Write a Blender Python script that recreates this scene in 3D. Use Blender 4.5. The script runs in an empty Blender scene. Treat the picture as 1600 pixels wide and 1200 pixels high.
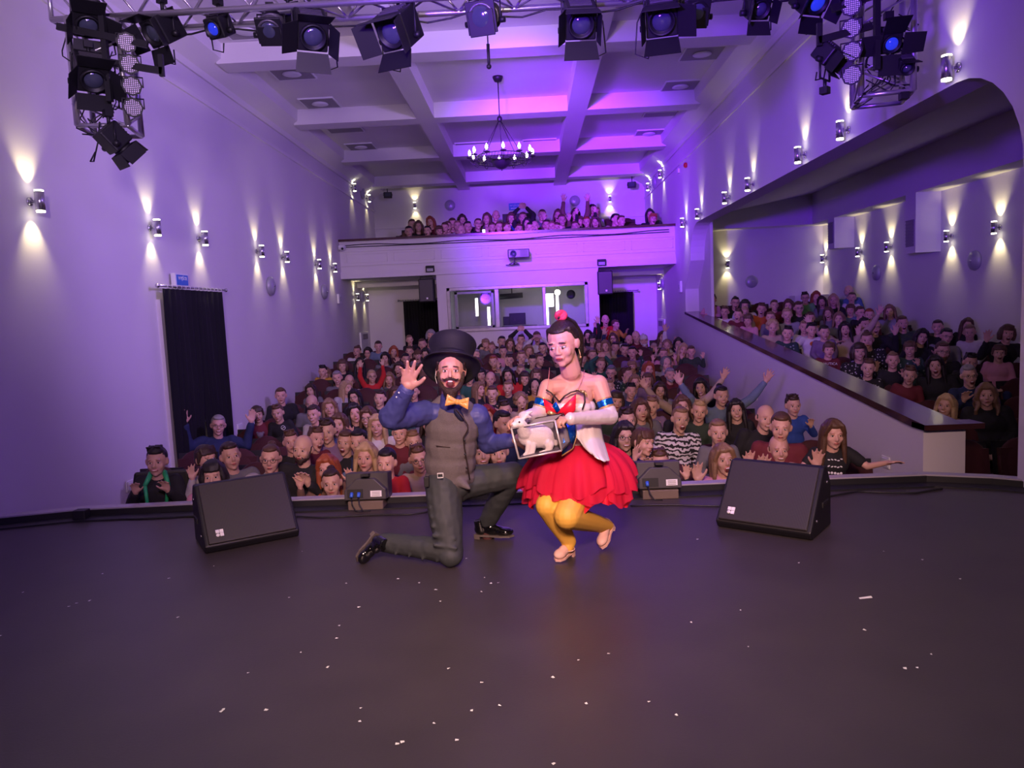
import bpy, math, random
from mathutils import Vector, Matrix, Euler
R = math.radians
random.seed(7)
SC = bpy.context.scene
COL = SC.collection
# ------------------------------------------------------------------ camera
CAM_F, CAM_H = 1150.0, 1.45
def _axes(vx=828, vy=487, slope=-.045):
    y = Vector((vx-800, 600-vy, CAM_F)).normalized()
    p2 = Vector((vx-700, 600-(vy+slope*100), CAM_F)).normalized()
    z = p2.cross(y).normalized()
    if z.y < 0: z = -z
    x = y.cross(z)
    if x.x < 0: x = -x
    return x, y, z
AX, AY, AZ = _axes()          # world axes written in (right, up, forward) of the camera
cam_data = bpy.data.cameras.new('camera')
cam = bpy.data.objects.new('camera', cam_data); COL.objects.link(cam)
cam_data.sensor_width = 36; cam_data.lens = 36*CAM_F/1600; cam_data.clip_end = 200; cam_data.clip_start = .05
rr = Vector((AX.x, AY.x, AZ.x)); uu = Vector((AX.y, AY.y, AZ.y)); ff = Vector((AX.z, AY.z, AZ.z))
cam.matrix_world = Matrix(((rr.x, uu.x, -ff.x, 0), (rr.y, uu.y, -ff.y, 0), (rr.z, uu.z, -ff.z, CAM_H), (0, 0, 0, 1)))
SC.camera = cam
def ray(px, py):
    c = Vector((px-800, 600-py, CAM_F)); return Vector((c.dot(AX), c.dot(AY), c.dot(AZ)))
def atD(px, py, D): r = ray(px, py); return r*(D/r.y)+Vector((0, 0, CAM_H))
def atX(px, py, x): r = ray(px, py); return r*(x/r.x)+Vector((0, 0, CAM_H))
def atZ(px, py, z): r = ray(px, py); return r*((z-CAM_H)/r.z)+Vector((0, 0, CAM_H))
SC.view_settings.view_transform = 'Standard'; SC.view_settings.look = 'None'
SC.view_settings.exposure = 0.0; SC.view_settings.gamma = 1.0; SC.view_settings.use_curve_mapping = False
try:
    SC.cycles.max_bounces = 6; SC.cycles.diffuse_bounces = 3; SC.cycles.glossy_bounces = 3
    SC.cycles.transparent_max_bounces = 12; SC.cycles.caustics_reflective = False; SC.cycles.caustics_refractive = False
    SC.cycles.sample_clamp_indirect = 4
except Exception: pass
# ------------------------------------------------------------------ world and stage light
w = bpy.data.worlds.new('dim_house'); SC.world = w; w.use_nodes = True
w.node_tree.nodes['Background'].inputs[0].default_value = (.35, .28, .6, 1)
w.node_tree.nodes['Background'].inputs[1].default_value = .06
def spot(name, loc, tgt, col, energy, angle, blend=.6, size=.12):
    d = bpy.data.lights.new(name, 'SPOT'); d.color = col; d.energy = energy; d.spot_size = R(angle)
    d.spot_blend = blend; d.shadow_soft_size = size
    o = bpy.data.objects.new(name, d); COL.objects.link(o); o.location = loc
    o.rotation_euler = (Vector(tgt)-Vector(loc)).to_track_quat('-Z', 'Y').to_euler(); return o
def area(name, loc, tgt, col, energy, sx, sy):
    d = bpy.data.lights.new(name, 'AREA'); d.color = col; d.energy = energy; d.shape = 'RECTANGLE'; d.size = sx; d.size_y = sy
    o = bpy.data.objects.new(name, d); COL.objects.link(o); o.location = loc
    o.rotation_euler = (Vector(tgt)-Vector(loc)).to_track_quat('-Z', 'Y').to_euler(); return o
# unseen stage washes behind the camera or past the truss, plus added fills
spot('violet_wash', (-.9, 6.6, 3.85), (1.5, 19, 4.0), (.23, .02, 1.0), 14500, 38, 1.0, .2)
spot('violet_side_wash', (-2.2, -1.2, 2.2), (3.9, 14, 4.6), (.19, .03, 1.0), 5600, 44, 1.0, .25)
spot('lavender_wash', (1.8, 6.5, 3.8), (-4.5, 12.6, 2.7), (.46, .27, 1.0), 900, 92, .6, .3)
spot('near_wall_fill', (1.5, -1.0, 3.3), (-4.5, 5.8, 2.6), (.30, .13, 1.0), 620, 64, 1.0, .3)  # added purple fill for the near end of the left wall
spot('pale_ceiling_wash', (-.5, -1.0, 3.0), (-3.0, 11, 5.2), (1.0, .70, 1.0), 1300, 62, 1.0, .2)
spot('warm_front_wash', (-.5, -1.2, 3.0), (0, 4.6, .6), (1.0, .55, .42), 520, 48, .9, .25)
spot('gallery_fill', (-1.5, -.8, 3.2), (5.6, 11.5, .6), (1.0, .62, .70), 420, 36, 1.0, .3)  # added warm fill that brightens the gallery people and walls
spot('crowd_fill', (.2, -1.2, 3.3), (0, 8.5, -.6), (1.0, .60, .55), 1600, 62, 1.0, .3)  # added wide fill that warms the faces of the audience
spot('violet_floor_wash', (1.2, 3.6, 4.6), (.4, 5.5, 0), (.30, .10, 1.0), 380, 60, 1.0, .2)
spot('stage_floor_fill', (0, 1.0, 5.2), (0, 1.3, 0), (1.0, .80, .72), 520, 105, 1.0, .8)  # unseen overhead fill, added to lift and warm the stage floor
# ------------------------------------------------------------------ materials
M = {}
def mat(name, col, rough=.6, metal=0, noise=0, nscale=8, bump=0, bscale=60, emit=None, es=0, sheen=0, objcol=False, trans=0, alpha=1, coat=0, sub=0):
    m = bpy.data.materials.new(name); m.use_nodes = True; nt = m.node_tree; b = nt.nodes['Principled BSDF']
    b.inputs['Base Color'].default_value = (*col, 1); b.inputs['Roughness'].default_value = rough; b.inputs['Metallic'].default_value = metal
    if sheen: b.inputs['Sheen Weight'].default_value = sheen
    if coat: b.inputs['Coat Weight'].default_value = coat; b.inputs['Coat Roughness'].default_value = .08
    if trans: b.inputs['Transmission Weight'].default_value = trans
    if alpha < 1: b.inputs['Alpha'].default_value = alpha
    if sub: b.inputs['Subsurface Weight'].default_value = sub; b.inputs['Subsurface Radius'].default_value = (.012, .005, .003)
    if emit: b.inputs['Emission Color'].default_value = (*emit, 1); b.inputs['Emission Strength'].default_value = es
    tc = nt.nodes.new('ShaderNodeTexCoord')
    src = None
    if objcol:
        oi = nt.nodes.new('ShaderNodeObjectInfo'); src = oi.outputs['Color']
    if noise:
        n = nt.nodes.new('ShaderNodeTexNoise'); n.inputs['Scale'].default_value = nscale; n.inputs['Detail'].default_value = 5
        nt.links.new(tc.outputs['Object'], n.inputs['Vector'])
        mr = nt.nodes.new('ShaderNodeMapRange'); mr.inputs['To Min'].default_value = 1-noise; mr.inputs['To Max'].default_value = 1+noise
        nt.links.new(n.outputs['Fac'], mr.inputs['Value'])
        mx = nt.nodes.new('ShaderNodeVectorMath'); mx.operation = 'MULTIPLY'
        if src: nt.links.new(src, mx.inputs[0])
        else: mx.inputs[0].default_value = col
        nt.links.new(mr.outputs[0], mx.inputs[1]); src = mx.outputs[0]
    if src: nt.links.new(src, b.inputs['Base Color'])
    if bump:
        n2 = nt.nodes.new('ShaderNodeTexNoise'); n2.inputs['Scale'].default_value = bscale; n2.inputs['Detail'].default_value = 3
        nt.links.new(tc.outputs['Object'], n2.inputs['Vector'])
        bp = nt.nodes.new('ShaderNodeBump'); bp.inputs['Strength'].default_value = bump; bp.inputs['Distance'].default_value = .01
        nt.links.new(n2.outputs['Fac'], bp.inputs['Height']); nt.links.new(bp.outputs[0], b.inputs['Normal'])
    M[name] = m; return m
mat('plaster', (.74, .71, .72), .75, noise=.04, nscale=1.5, bump=.08, bscale=25)
mat('ceiling_paint', (.78, .75, .76), .7, noise=.04, nscale=1)
mat('stage_vinyl', (.052, .044, .044), .42, noise=.25, nscale=3, bump=.05, bscale=90)
mat('lip_metal', (.50, .47, .52), .4, .3, noise=.2, nscale=6)
mat('window_metal', (.30, .28, .31), .4, .4, noise=.3, nscale=9); mat('black_paint', (.012, .012, .014), .5)
mat('carpet', (.05, .02, .025), .95, noise=.2, nscale=30)
mat('dark_wood', (.06, .018, .015), .22, noise=.35, nscale=7, coat=.4)
mat('chrome', (.6, .6, .62), .25, .9)
mat('truss_alu', (.62, .6, .66), .33, .85)
mat('lamp_black', (.010, .0095, .013), .5, .1, noise=.1, nscale=20)
mat('lamp_grey', (.13, .12, .14), .4, .5)
mat('rubber', (.01, .01, .01), .6)
mat('white_plastic', (.8, .8, .8), .45)
mat('pale_disc', (.42, .42, .47), .35, .2)
mat('curtain_black', (.003, .0025, .006), .95)
mat('seat_red', (.05, .004, .008), .7, sheen=.1, noise=.15, nscale=12)
mat('seat_black', (.013, .012, .015), .55)
mat('glow_warm', (1, .95, .75), .4, emit=(1, .93, .68), es=14)
mat('glow_tube', (1, 1, .97), .4, emit=(1, .98, .92), es=7)
mat('glow_bulb', (1, .95, .9), .4, emit=(1, .86, .72), es=22)
mat('booth_wall', (.42, .39, .42), .8)
mat('iron', (.03, .025, .03), .45, .6)
mat('vent_grey', (.30, .28, .30), .6)
mat('sign_blue', (.03, .12, .5), .5, emit=(.05, .2, .8), es=.08)
mat('print_white', (.85, .85, .85), .5)
mat('print_black', (.01, .01, .01), .5)
mat('cable', (.012, .012, .014), .5)
mat('plug_blue', (.05, .15, .7), .4)
mat('confetti', (.85, .85, .82), .6)
def glass(name, col=(1, 1, 1), alpha=.16, rough=.04):
    m = bpy.data.materials.new(name); m.use_nodes = True; nt = m.node_tree; nt.nodes.clear()
    o = nt.nodes.new('ShaderNodeOutputMaterial'); t = nt.nodes.new('ShaderNodeBsdfTransparent'); g = nt.nodes.new('ShaderNodeBsdfGlossy')
    g.inputs['Roughness'].default_value = rough; t.inputs[0].default_value = (*col, 1); mx = nt.nodes.new('ShaderNodeMixShader'); mx.inputs[0].default_value = alpha
    nt.links.new(t.outputs[0], mx.inputs[1]); nt.links.new(g.outputs[0], mx.inputs[2]); nt.links.new(mx.outputs[0], o.inputs[0]); M[name] = m
glass('pane_glass', (.9, .9, .95), .035, .03); glass('clear_acrylic', (.95, .93, .95), .10, .03)
mat('lens_glass', (.07, .08, .13), .10, .2, coat=1)
mat('lens_blue', (.02, .04, .45), .08, .5, emit=(.03, .05, .9), es=.7, coat=1)
# speaker grille: fine dotted steel mesh
def grille():
    m = mat('speaker_grille', (.02, .018, .02), .5); nt = m.node_tree; b = nt.nodes['Principled BSDF']
    tc = nt.nodes.new('ShaderNodeTexCoord'); v = nt.nodes.new('ShaderNodeTexVoronoi'); v.inputs['Scale'].default_value = 110; v.inputs['Randomness'].default_value = .0
    nt.links.new(tc.outputs['Object'], v.inputs['Vector']); cr = nt.nodes.new('ShaderNodeValToRGB')
    cr.color_ramp.elements[0].position = .25; cr.color_ramp.elements[0].color = (.003, .003, .003, 1)
    cr.color_ramp.elements[1].position = .5; cr.color_ramp.elements[1].color = (.05, .043, .045, 1)
    nt.links.new(v.outputs['Distance'], cr.inputs[0]); nt.links.new(cr.outputs[0], b.inputs['Base Color'])
grille()
def led_face():
    m = mat('led_dots', (.5, .4, .55), .4); nt = m.node_tree; b = nt.nodes['Principled BSDF']
    tc = nt.nodes.new('ShaderNodeTexCoord'); v = nt.nodes.new('ShaderNodeTexVoronoi'); v.inputs['Scale'].default_value = 62; v.inputs['Randomness'].default_value = .05
    mp = nt.nodes.new('ShaderNodeMapping'); mp.inputs['Location'].default_value = (0, .003, 0); nt.links.new(tc.outputs['Object'], mp.inputs[0]); nt.links.new(mp.outputs[0], v.inputs['Vector']); v.inputs['Scale'].default_value = 75; cr = nt.nodes.new('ShaderNodeValToRGB')
    cr.color_ramp.elements[0].position = .3; cr.color_ramp.elements[0].color = (.72, .55, .85, 1)
    cr.color_ramp.elements[1].position = .48; cr.color_ramp.elements[1].color = (.03, .02, .05, 1)
    nt.links.new(v.outputs['Distance'], cr.inputs[0]); nt.links.new(cr.outputs[0], b.inputs['Base Color'])
    nt.links.new(cr.outputs[0], b.inputs['Emission Color']); b.inputs['Emission Strength'].default_value = .35
led_face()
# ------------------------------------------------------------------ mesh building
class MB:
    def __init__(s): s.v = []; s.f = []; s.m = []; s.sm = []; s.cur = 0; s.smooth = True; s.T = None
    def add(s, vs, fs, T=None):
        b = len(s.v)
        for p in vs:
            p = Vector(p)
            if T: p = T @ p
            if s.T: p = s.T @ p
            s.v.append(tuple(p))
        for f in fs: s.f.append(tuple(b+i for i in f)); s.m.append(s.cur); s.sm.append(s.smooth)
        return s
    def box(s, c, d, rot=None, taper=1.0, sm=False):
        x, y, z = d[0]/2, d[1]/2, d[2]/2; o = s.smooth; s.smooth = sm
        vs = [(-x, -y, -z), (x, -y, -z), (x, y, -z), (-x, y, -z), (-x*taper, -y*taper, z), (x*taper, -y*taper, z), (x*taper, y*taper, z), (-x*taper, y*taper, z)]
        T = Matrix.Translation(c) @ (rot.to_matrix().to_4x4() if rot is not None else Matrix())
        s.add(vs, [(0, 3, 2, 1), (4, 5, 6, 7), (0, 1, 5, 4), (1, 2, 6, 5), (2, 3, 7, 6), (3, 0, 4, 7)], T); s.smooth = o; return s
    def bx(s, x0, x1, y0, y1, z0, z1): return s.box(((x0+x1)/2, (y0+y1)/2, (z0+z1)/2), (abs(x1-x0), abs(y1-y0), abs(z1-z0)))
    def cone(s, a, b, r0, r1, n=12, caps=True):
        a = Vector(a); b = Vector(b); d = (b-a)
        if d.length < 1e-6: return s
        q = d.to_track_quat('Z', 'Y').to_matrix(); vs = []; fs = []
        for c, r in ((a, r0), (b, r1)):
            for i in range(n):
                t = 2*math.pi*i/n; vs.append(c+q @ Vector((r*math.cos(t), r*math.sin(t), 0)))
        for i in range(n): fs.append((i, (i+1) % n, n+(i+1) % n, n+i))
        if caps: fs.append(tuple(range(n-1, -1, -1))); fs.append(tuple(range(n, 2*n)))
        return s.add(vs, fs)
    def ell(s, c, r, rot=None, n=16, m=10):
        if isinstance(r, (int, float)): r = (r, r, r)
        vs = [(0, 0, -r[2])]; fs = []
        for j in range(1, m):
            t = math.pi*j/m-math.pi/2
            for i in range(n):
                a = 2*math.pi*i/n; vs.append((r[0]*math.cos(t)*math.cos(a), r[1]*math.cos(t)*math.sin(a), r[2]*math.sin(t)))
        vs.append((0, 0, r[2])); L = len(vs)-1
        for i in range(n): fs.append((0, 1+(i+1) % n, 1+i)); fs.append((L, L-n+i, L-n+(i+1) % n))
        for j in range(m-2):
            for i in range(n): fs.append((1+j*n+i, 1+j*n+(i+1) % n, 1+(j+1)*n+(i+1) % n, 1+(j+1)*n+i))
        T = Matrix.Translation(c) @ (rot.to_matrix().to_4x4() if rot is not None else Matrix())
        return s.add(vs, fs, T)
    def cap(s, a, b, r0, r1, n=12):       # tapered capsule
        s.cone(a, b, r0, r1, n); s.ell(a, r0, None, n, 8); s.ell(b, r1, None, n, 8); return s
    def chain(s, pts, rs, n=12):
        for i in range(len(pts)-1): s.cap(pts[i], pts[i+1], rs[i], rs[i+1], n)
        return s
    def tube(s, pts, r, n=8, closed=False):
        P = [Vector(p) for p in pts]; k = len(P); vs = []; fs = []
        rs = r if isinstance(r, (list, tuple)) else [r]*k
        up = None
        for i in range(k):
            if closed: t = P[(i+1) % k]-P[i-1]
            else: t = P[min(i+1, k-1)]-P[max(i-1, 0)]
            if t.length < 1e-9: t = Vector((0, 0, 1))
            t.normalize()
            if up is None: up = t.orthogonal().normalized()
            up = (up-t*up.dot(t)); up = up.normalized() if up.length > 1e-6 else t.orthogonal().normalized(); sd = t.cross(up)
            for j in range(n):
                a = 2*math.pi*j/n; vs.append(P[i]+(up*math.cos(a)+sd*math.sin(a))*rs[i])
        for i in range(k if closed else k-1):
            b = (i+1) % k
            for j in range(n): fs.append((i*n+j, i*n+(j+1) % n, b*n+(j+1) % n, b*n+j))
        if not closed: fs.append(tuple(range(n-1, -1, -1))); fs.append(tuple((k-1)*n+j for j in range(n)))
        return s.add(vs, fs)
    def lathe(s, prof, n=24, T=None):
        vs = []; fs = []; k = len(prof)
        for r, z in prof:
            for i in range(n): a = 2*math.pi*i/n; vs.append((r*math.cos(a), r*math.sin(a), z))
        for j in range(k-1):
            for i in range(n): fs.append((j*n+i, j*n+(i+1) % n, (j+1)*n+(i+1) % n, (j+1)*n+i))
        fs.append(tuple(range(n-1, -1, -1))); fs.append(tuple((k-1)*n+i for i in range(n)))
        return s.add(vs, fs, T)
    def prism(s, poly, a0, a1, axis='z'):
        def P(u, v, a): return (u, v, a) if axis == 'z' else ((u, a, v) if axis == 'y' else (a, u, v))
        n = len(poly); vs = [P(u, v, a0) for u, v in poly]+[P(u, v, a1) for u, v in poly]
        o = s.smooth; s.smooth = False
        s.add(vs, [tuple(range(n-1, -1, -1)), tuple(range(n, 2*n))]+[(i, (i+1) % n, n+(i+1) % n, n+i) for i in range(n)]); s.smooth = o; return s
    def mesh(s, name, mats):
        me = bpy.data.meshes.new(name); me.from_pydata(s.v, [], s.f)
        for x in (mats if isinstance(mats, (list, tuple)) else [mats]): me.materials.append(M[x] if isinstance(x, str) else x)
        me.polygons.foreach_set('material_index', s.m); me.polygons.foreach_set('use_smooth', s.sm); me.update(); return me
def fixn(me):
    import bmesh
    b = bmesh.new(); b.from_mesh(me); bmesh.ops.recalc_face_normals(b, faces=b.faces); b.to_mesh(me); b.free()
def link(name, me, parent=None, loc=None, rot=None):
    o = bpy.data.objects.new(name, me); COL.objects.link(o)
    if loc is not None: o.location = loc
    if rot is not None: o.rotation_euler = rot
    if parent: o.parent = parent
    return o
def obj(name, mb, mats, parent=None, loc=None, rot=None, bevel=0):
    me = mb.mesh(name, mats); fixn(me); o = link(name, me, parent, loc, rot)
    if bevel:
        b = o.modifiers.new('bevel', 'BEVEL'); b.width = bevel; b.segments = 2; b.limit_method = 'ANGLE'
    return o
def empty(name, loc=(0, 0, 0), rot=None):
    o = bpy.data.objects.new(name, None); o.empty_display_size = .1; COL.objects.link(o); o.location = loc
    if rot is not None: o.rotation_euler = rot
    return o
def tag(o, label, cat, group=None, kind=None):
    o['label'] = label; o['category'] = cat
    if group: o['group'] = group
    if kind: o['kind'] = kind
    return o
def struct(name, mb, mats, label=None, bevel=0):
    o = obj(name, mb, mats, bevel=bevel); o['kind'] = 'structure'
    if label: o['label'] = label
    return o
def dup(o, parent=None):
    c = o.copy(); COL.objects.link(c)
    if parent: c.parent = parent
    for ch in list(o.children): dup(ch, c)
    return c
# ================================================================== the setting
XL, XR, ZC, ZB = -4.55, 3.55, 5.43, 5.15        # side walls, ceiling slab, underside of the beams
FL = -1.05                                      # hall floor
LIP = [(-5.7, 4.1), (-5.0, 4.85), (-4.5, 5.22), (-4.15, 5.42), (-3.6, 5.58), (-2.7, 5.62), (0, 5.62), (2.3, 5.66), (3.0, 5.66), (3.4, 5.5), (3.8, 5.2), (4.4, 4.6)]
def offs(poly, d):
    out = []
    for i, p in enumerate(poly):
        a = Vector(poly[max(i-1, 0)]); b = Vector(poly[min(i+1, len(poly)-1)]); t = (b-a).normalized(); out.append((p[0]-t.y*d, p[1]+t.x*d))
    return out
m = MB(); m.prism([(-6.2, -4)]+[(-6.2, 4.1)]+LIP+[(5.2, 4.0), (5.2, -4)], -.12, 0); struct('floor', m, 'stage_vinyl', 'dark vinyl stage floor')
m = MB(); m.prism(LIP+offs(LIP, .1)[::-1], -1.05, .065); m.cur = 1; m.prism(offs(LIP, -.012)+offs(LIP, .0)[::-1], -.05, .055)
m.cur = 1; m.prism(offs(LIP, -.16)+offs(LIP, -.012)[::-1], -.05, .012)
struct('trim_1', m, ['lip_metal', 'black_paint'], 'raised metal lip along the stage edge', )
def floor_z(y):
    if y < 12: return FL
    return FL + .125*math.floor((y-12)/.9+1)
m = MB(); m.bx(XL-.1, XR+.1, 5.6, 12, FL-.1, FL)
y = 12.0; z = FL
while y < 18:
    z += .125; y2 = min(y+.9, 18); m.bx(XL-.1, XR+.1, y, y2, FL-.1, z); y += .9
m.bx(XL-.1, XR+.1, 18, 21, FL-.1, z)
BACKZ = z
struct('floor_2', m, 'carpet', 'stepped carpeted hall floor')
# left wall with a doorway
m = MB(); m.bx(XL-.2, XL, -4, 9.05, -1.2, 5.6); m.bx(XL-.2, XL, 10.3, 22.5, -1.2, 5.6); m.bx(XL-.2, XL, 9.05, 10.3, 1.75, 5.6)
m.bx(XL-.5, XL-.3, 8.9, 10.5, -1.2, 2.2)
struct('wall_left', m, 'plaster')
m = MB(); m.bx(XL, XL+.05, 8.93, 9.05, FL, 1.8); m.bx(XL, XL+.05, 10.3, 10.4, FL, 1.8); struct('door_1', m, 'plaster', 'white frame of the curtained doorway')
# right wall above the gallery opening, with rounded end
m = MB(); op = 3.15; pts = [(-4, 5.6), (-4, -1.2), (5.44, -1.2), (5.44, 2.1)]
for i in range(1, 9):
    a = R(180-i*90/8); pts.append((5.44+.85+.85*math.cos(a), 2.3+.85*math.sin(a)))
for i in range(0, 9):
    a = R(90-i*90/8); pts.append((15.6+.75*math.cos(a), 2.4+.75*math.sin(a)))
pts += [(16.95, 1.8), (16.95, -1.2), (22.5, -1.2), (22.5, 5.6)]
m.prism(pts, XR, XR+.3, 'x'); struct('wall_right', m, 'plaster')
# gallery parapet (low sloping wall) and its wooden ledge
m = MB(); m.prism([(6.75, -1.2), (6.75, .22), (16.95, 1.24), (16.95, -1.2)], XR, XR+.2, 'x'); m.bx(XR+.2, XR+.38, 6.75, 6.95, -1.2, .22)
struct('wall_gallery_front', m, 'plaster', 'low sloping wall of the side gallery')
m = MB(); m.prism([(6.68, .22), (6.68, .27), (16.95, 1.29), (16.95, 1.24), (6.9, .22)], XR-.03, XR+.33, 'x'); m.bx(XR-.03, XR+.5, 6.66, 6.9, .22, .27)
struct('trim_2', m, 'dark_wood', 'dark red wooden ledge along the gallery wall')
# gallery: stepped floor, outer wall, back wall, headers, piers, ceiling
GX = 7.45
def gal_z(y): return max(FL, .15*.85*math.floor(y/.85)-2.15)
m = MB(); m.bx(XR+.2, GX+.2, 3, 6.8, FL-.2, FL)
y = 6.8
while y < 19: m.bx(XR+.2, GX+.2, y, y+.85, FL-.2, gal_z(y+.01)); y += .85
struct('floor_3', m, 'carpet', 'stepped gallery floor')
m = MB(); m.bx(GX, GX+.2, 3, 19.4, -1.2, 4.4); struct('wall_gallery_outer', m, 'plaster')
m = MB(); m.bx(XR+.3, GX, 19.0, 19.2, -1.2, 4.4); m.bx(XR+.3, GX, 18.5, 19.0, 3.27, 4.4); m.bx(6.6, GX, 18.6, 19.0, FL, 1.55)
m.bx(XR+.3, XR+.36, 15.8, 19.0, -1.2, 3.9); struct('wall_gallery_back', m, 'plaster')
m = MB(); m.bx(7.0, GX, 3, 18.5, 3.27, 4.2)
for y0, y1, zb in ((17.2, 17.55, 2.58), (13.64, 14.0, 2.2), (10.2, 10.56, 1.85), (6.8, 7.15, 1.6)): m.bx(7.0, GX, y0, y1, zb, 3.27)
struct('wall_gallery_header', m, 'plaster')
for i, (y0, y1, zb) in enumerate(((17.2, 17.55, 2.58), (13.64, 14.0, 2.2), (10.2, 10.56, 1.85))):
    g = MB(); g.bx(6.985, 7.0, y0+.04, y1-.04, zb+.12, zb+.6)
    for k in range(8): g.box((6.98, (y0+y1)/2, zb+.17+k*.06), (.02, y1-y0-.1, .015))
    tag(obj('vent_grille', g, 'vent_grey'), ['dark air vent on the gallery pier farthest from the stage', 'dark air vent on the middle gallery pier', 'dark air vent on the gallery pier nearest the stage'][i], 'vent', 'vents on the gallery piers')
# gallery ceiling: slopes up from the hall wall
m = MB(); m.prism([(XR+.3, 3.15), (4.6, 3.6), (7.0, 4.01), (7.5, 4.01), (7.5, 4.3), (XR+.3, 4.3)], 5.0, 19.2, 'y')
struct('ceiling_gallery', m, 'ceiling_paint')
# main ceiling with its beams
m = MB(); m.bx(XL-.2, XR+.3, -4, 22.6, ZC, ZC+.2)
struct('ceiling', m, 'ceiling_paint')
m = MB()
BY = (3.7, 7.2, 10.75, 14.2, 17.7, 21.1)
for y in BY: m.bx(XL+.25, XR, y, y+.4, ZB, ZC)
for x0, x1 in ((-1.97, -1.64), (.86, 1.22)): m.bx(x0, x1, -4, 22.4, ZB-.002, ZC)
struct('trim_3', m, 'ceiling_paint', 'white beams dividing the ceiling into bays')
m = MB(); m.prism([(XL, 4.98), (XL+.03, 4.98), (XL+.06, 5.06), (XL+.32, 5.22), (XL+.34, ZC), (XL, ZC)], -4, 22.4, 'y')
m.prism([(XR, 4.98), (XR-.03, 4.98), (XR-.06, 5.06), (XR-.32, 5.22), (XR-.34, ZC), (XR, ZC)], -4, 22.4, 'y')
m.bx(XL, XL+.025, 6.5, 22.4, 4.62, 4.68); m.bx(XR-.025, XR, 6.5, 22.4, 4.62, 4.68)
struct('trim_4', m, 'ceiling_paint', 'cornice along the top of both side walls')
# back: balcony front, booth wall, recess walls
m = MB(); m.bx(XL-.1, XR+.1, 18, 18.25, 2.44, 3.33)
m.bx(XL, XR, 17.94, 18.0, 2.44, 2.60); m.bx(XL, XR, 17.97, 18.0, 2.74, 2.77); m.bx(XL, XR, 17.97, 18.0, 3.08, 3.11)
for k in range(7):
    x0 = XL+.15+k*1.15
    for a, b, c, d in ((x0, x0+1.0, 2.82, 2.835), (x0, x0+1.0, 3.02, 3.035), (x0, x0+.015, 2.82, 3.035), (x0+.985, x0+1.0, 2.82, 3.035)): m.bx(a, b, 17.985, 18.0, c, d)
struct('wall_balcony', m, 'plaster', 'panelled white balcony front')
m = MB(); m.bx(XL, XR, 17.9, 18.3, 3.33, 3.385); struct('trim_5', m, 'dark_wood', 'dark red wooden balcony rail')
m = MB(); m.bx(XL-.1, XR+.1, 18.2, 22.6, 2.44, 2.6); m.bx(XL, XR, 19.5, 22.6, 2.6, 2.85); m.bx(XL, XR, 20.5, 22.6, 2.85, 3.1); m.bx(XL, XR, 21.3, 22.6, 3.1, 3.3)
struct('floor_4', m, 'plaster', 'balcony floor and soffit under it')
m = MB(); bw = (-2.24, 1.69)
m.bx(bw[0], bw[1], 18.0, 18.2, -1, 1.03); m.bx(bw[0], bw[1], 18.0, 18.2, 2.11, 2.46); m.bx(bw[0], -2.0, 18.0, 18.2, 1.03, 2.11); m.bx(1.42, bw[1], 18.0, 18.2, 1.03, 2.11)
m.bx(bw[0], bw[0]+.15, 18.2, 20.9, -1, 2.44); m.bx(bw[1]-.15, bw[1], 18.2, 20.9, -1, 2.44)
struct('wall_booth', m, 'plaster', 'white wall around the control booth window')
m = MB(); m.bx(XL-.1, XR+.1, 20.8, 21.0, -1, 2.5); m.bx(XL, bw[0], 19.6, 19.8, 2.28, 2.5); m.bx(bw[1], XR, 19.6, 19.8, 2.28, 2.5)
struct('wall_recess', m, 'plaster')
m = MB(); m.bx(XL-.1, XR+.1, 22.4, 22.6, 2.4, 5.6); m.bx(XL, XR, 22.35, 22.4, 4.12, 4.17)
struct('wall_back', m, 'plaster')
m = MB(); m.bx(-6.2, 5.2, -4.2, -4, -1, 5.6); struct('wall_front', m, 'curtain_black', 'black drape at the back of the stage')
# booth interior
m = MB(); m.bx(bw[0]+.15, bw[1]-.15, 20.6, 20.8, 0, 2.44); m.bx(bw[0]+.15, bw[1]-.15, 18.2, 20.6, 0, .05)
struct('wall_booth_inside', m, 'booth_wall')
m = MB()
for a, b, c, d in ((-2.0, 1.42, 2.03, 2.11), (-2.0, 1.42, 1.03, 1.11), (-2.0, -1.92, 1.03, 2.11), (1.34, 1.42, 1.03, 2.11), (-.84, -.74, 1.11, 2.03), (.32, .40, 1.11, 2.03)): m.bx(a, b, 17.95, 18.12, c, d)
win = struct('window_1', m, 'window_metal', 'metal framed control booth window', bevel=.008)
for i, (a, b) in enumerate(((-1.92, -.84), (-.74, .32), (.40, 1.34))):
    g = MB(); g.bx(a, b, 18.04, 18.05, 1.11, 2.03); obj('pane', g, 'pane_glass', win)
m = MB(); m.bx(-1.82, -1.76, 18.06, 18.12, 1.11, 2.0); m.bx(-.93, -.87, 18.06, 18.12, 1.11, 2.0); m.bx(-1.82, -.87, 18.06, 18.12, 1.95, 2.0); m.bx(-1.82, -.87, 18.06, 18.12, 1.11, 1.16); obj('sliding_sash', m, 'window_metal', win)
for i, (px, py, h, D, lab) in enumerate(((745, 480, .46, 19.2, 'long upper white light tube in the left booth pane'), (764, 495, .50, 19.0, 'white light tube beside the left booth mullion'), (855, 490, .62, 19.2, 'white light tube left of the bright panel in the booth'), (871, 478, .55, 19.4, 'white light tube right of the bright panel in the booth'))):
    c = atD(px, py, D); g = MB(); g.cone(c-Vector((0, 0, h/2)), c+Vector((0, 0, h/2)), .035, .035, 12); t = obj('light_tube', g, 'glow_tube'); g2 = MB(); g2.cone(c+Vector((0, .04, -h/2)), c+Vector((0, .04, h/2)), .012, .012, 6)
    obj('tube_bracket', g2, 'lamp_black', t); tag(t, lab, 'light', 'light tubes in the control booth')
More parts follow.
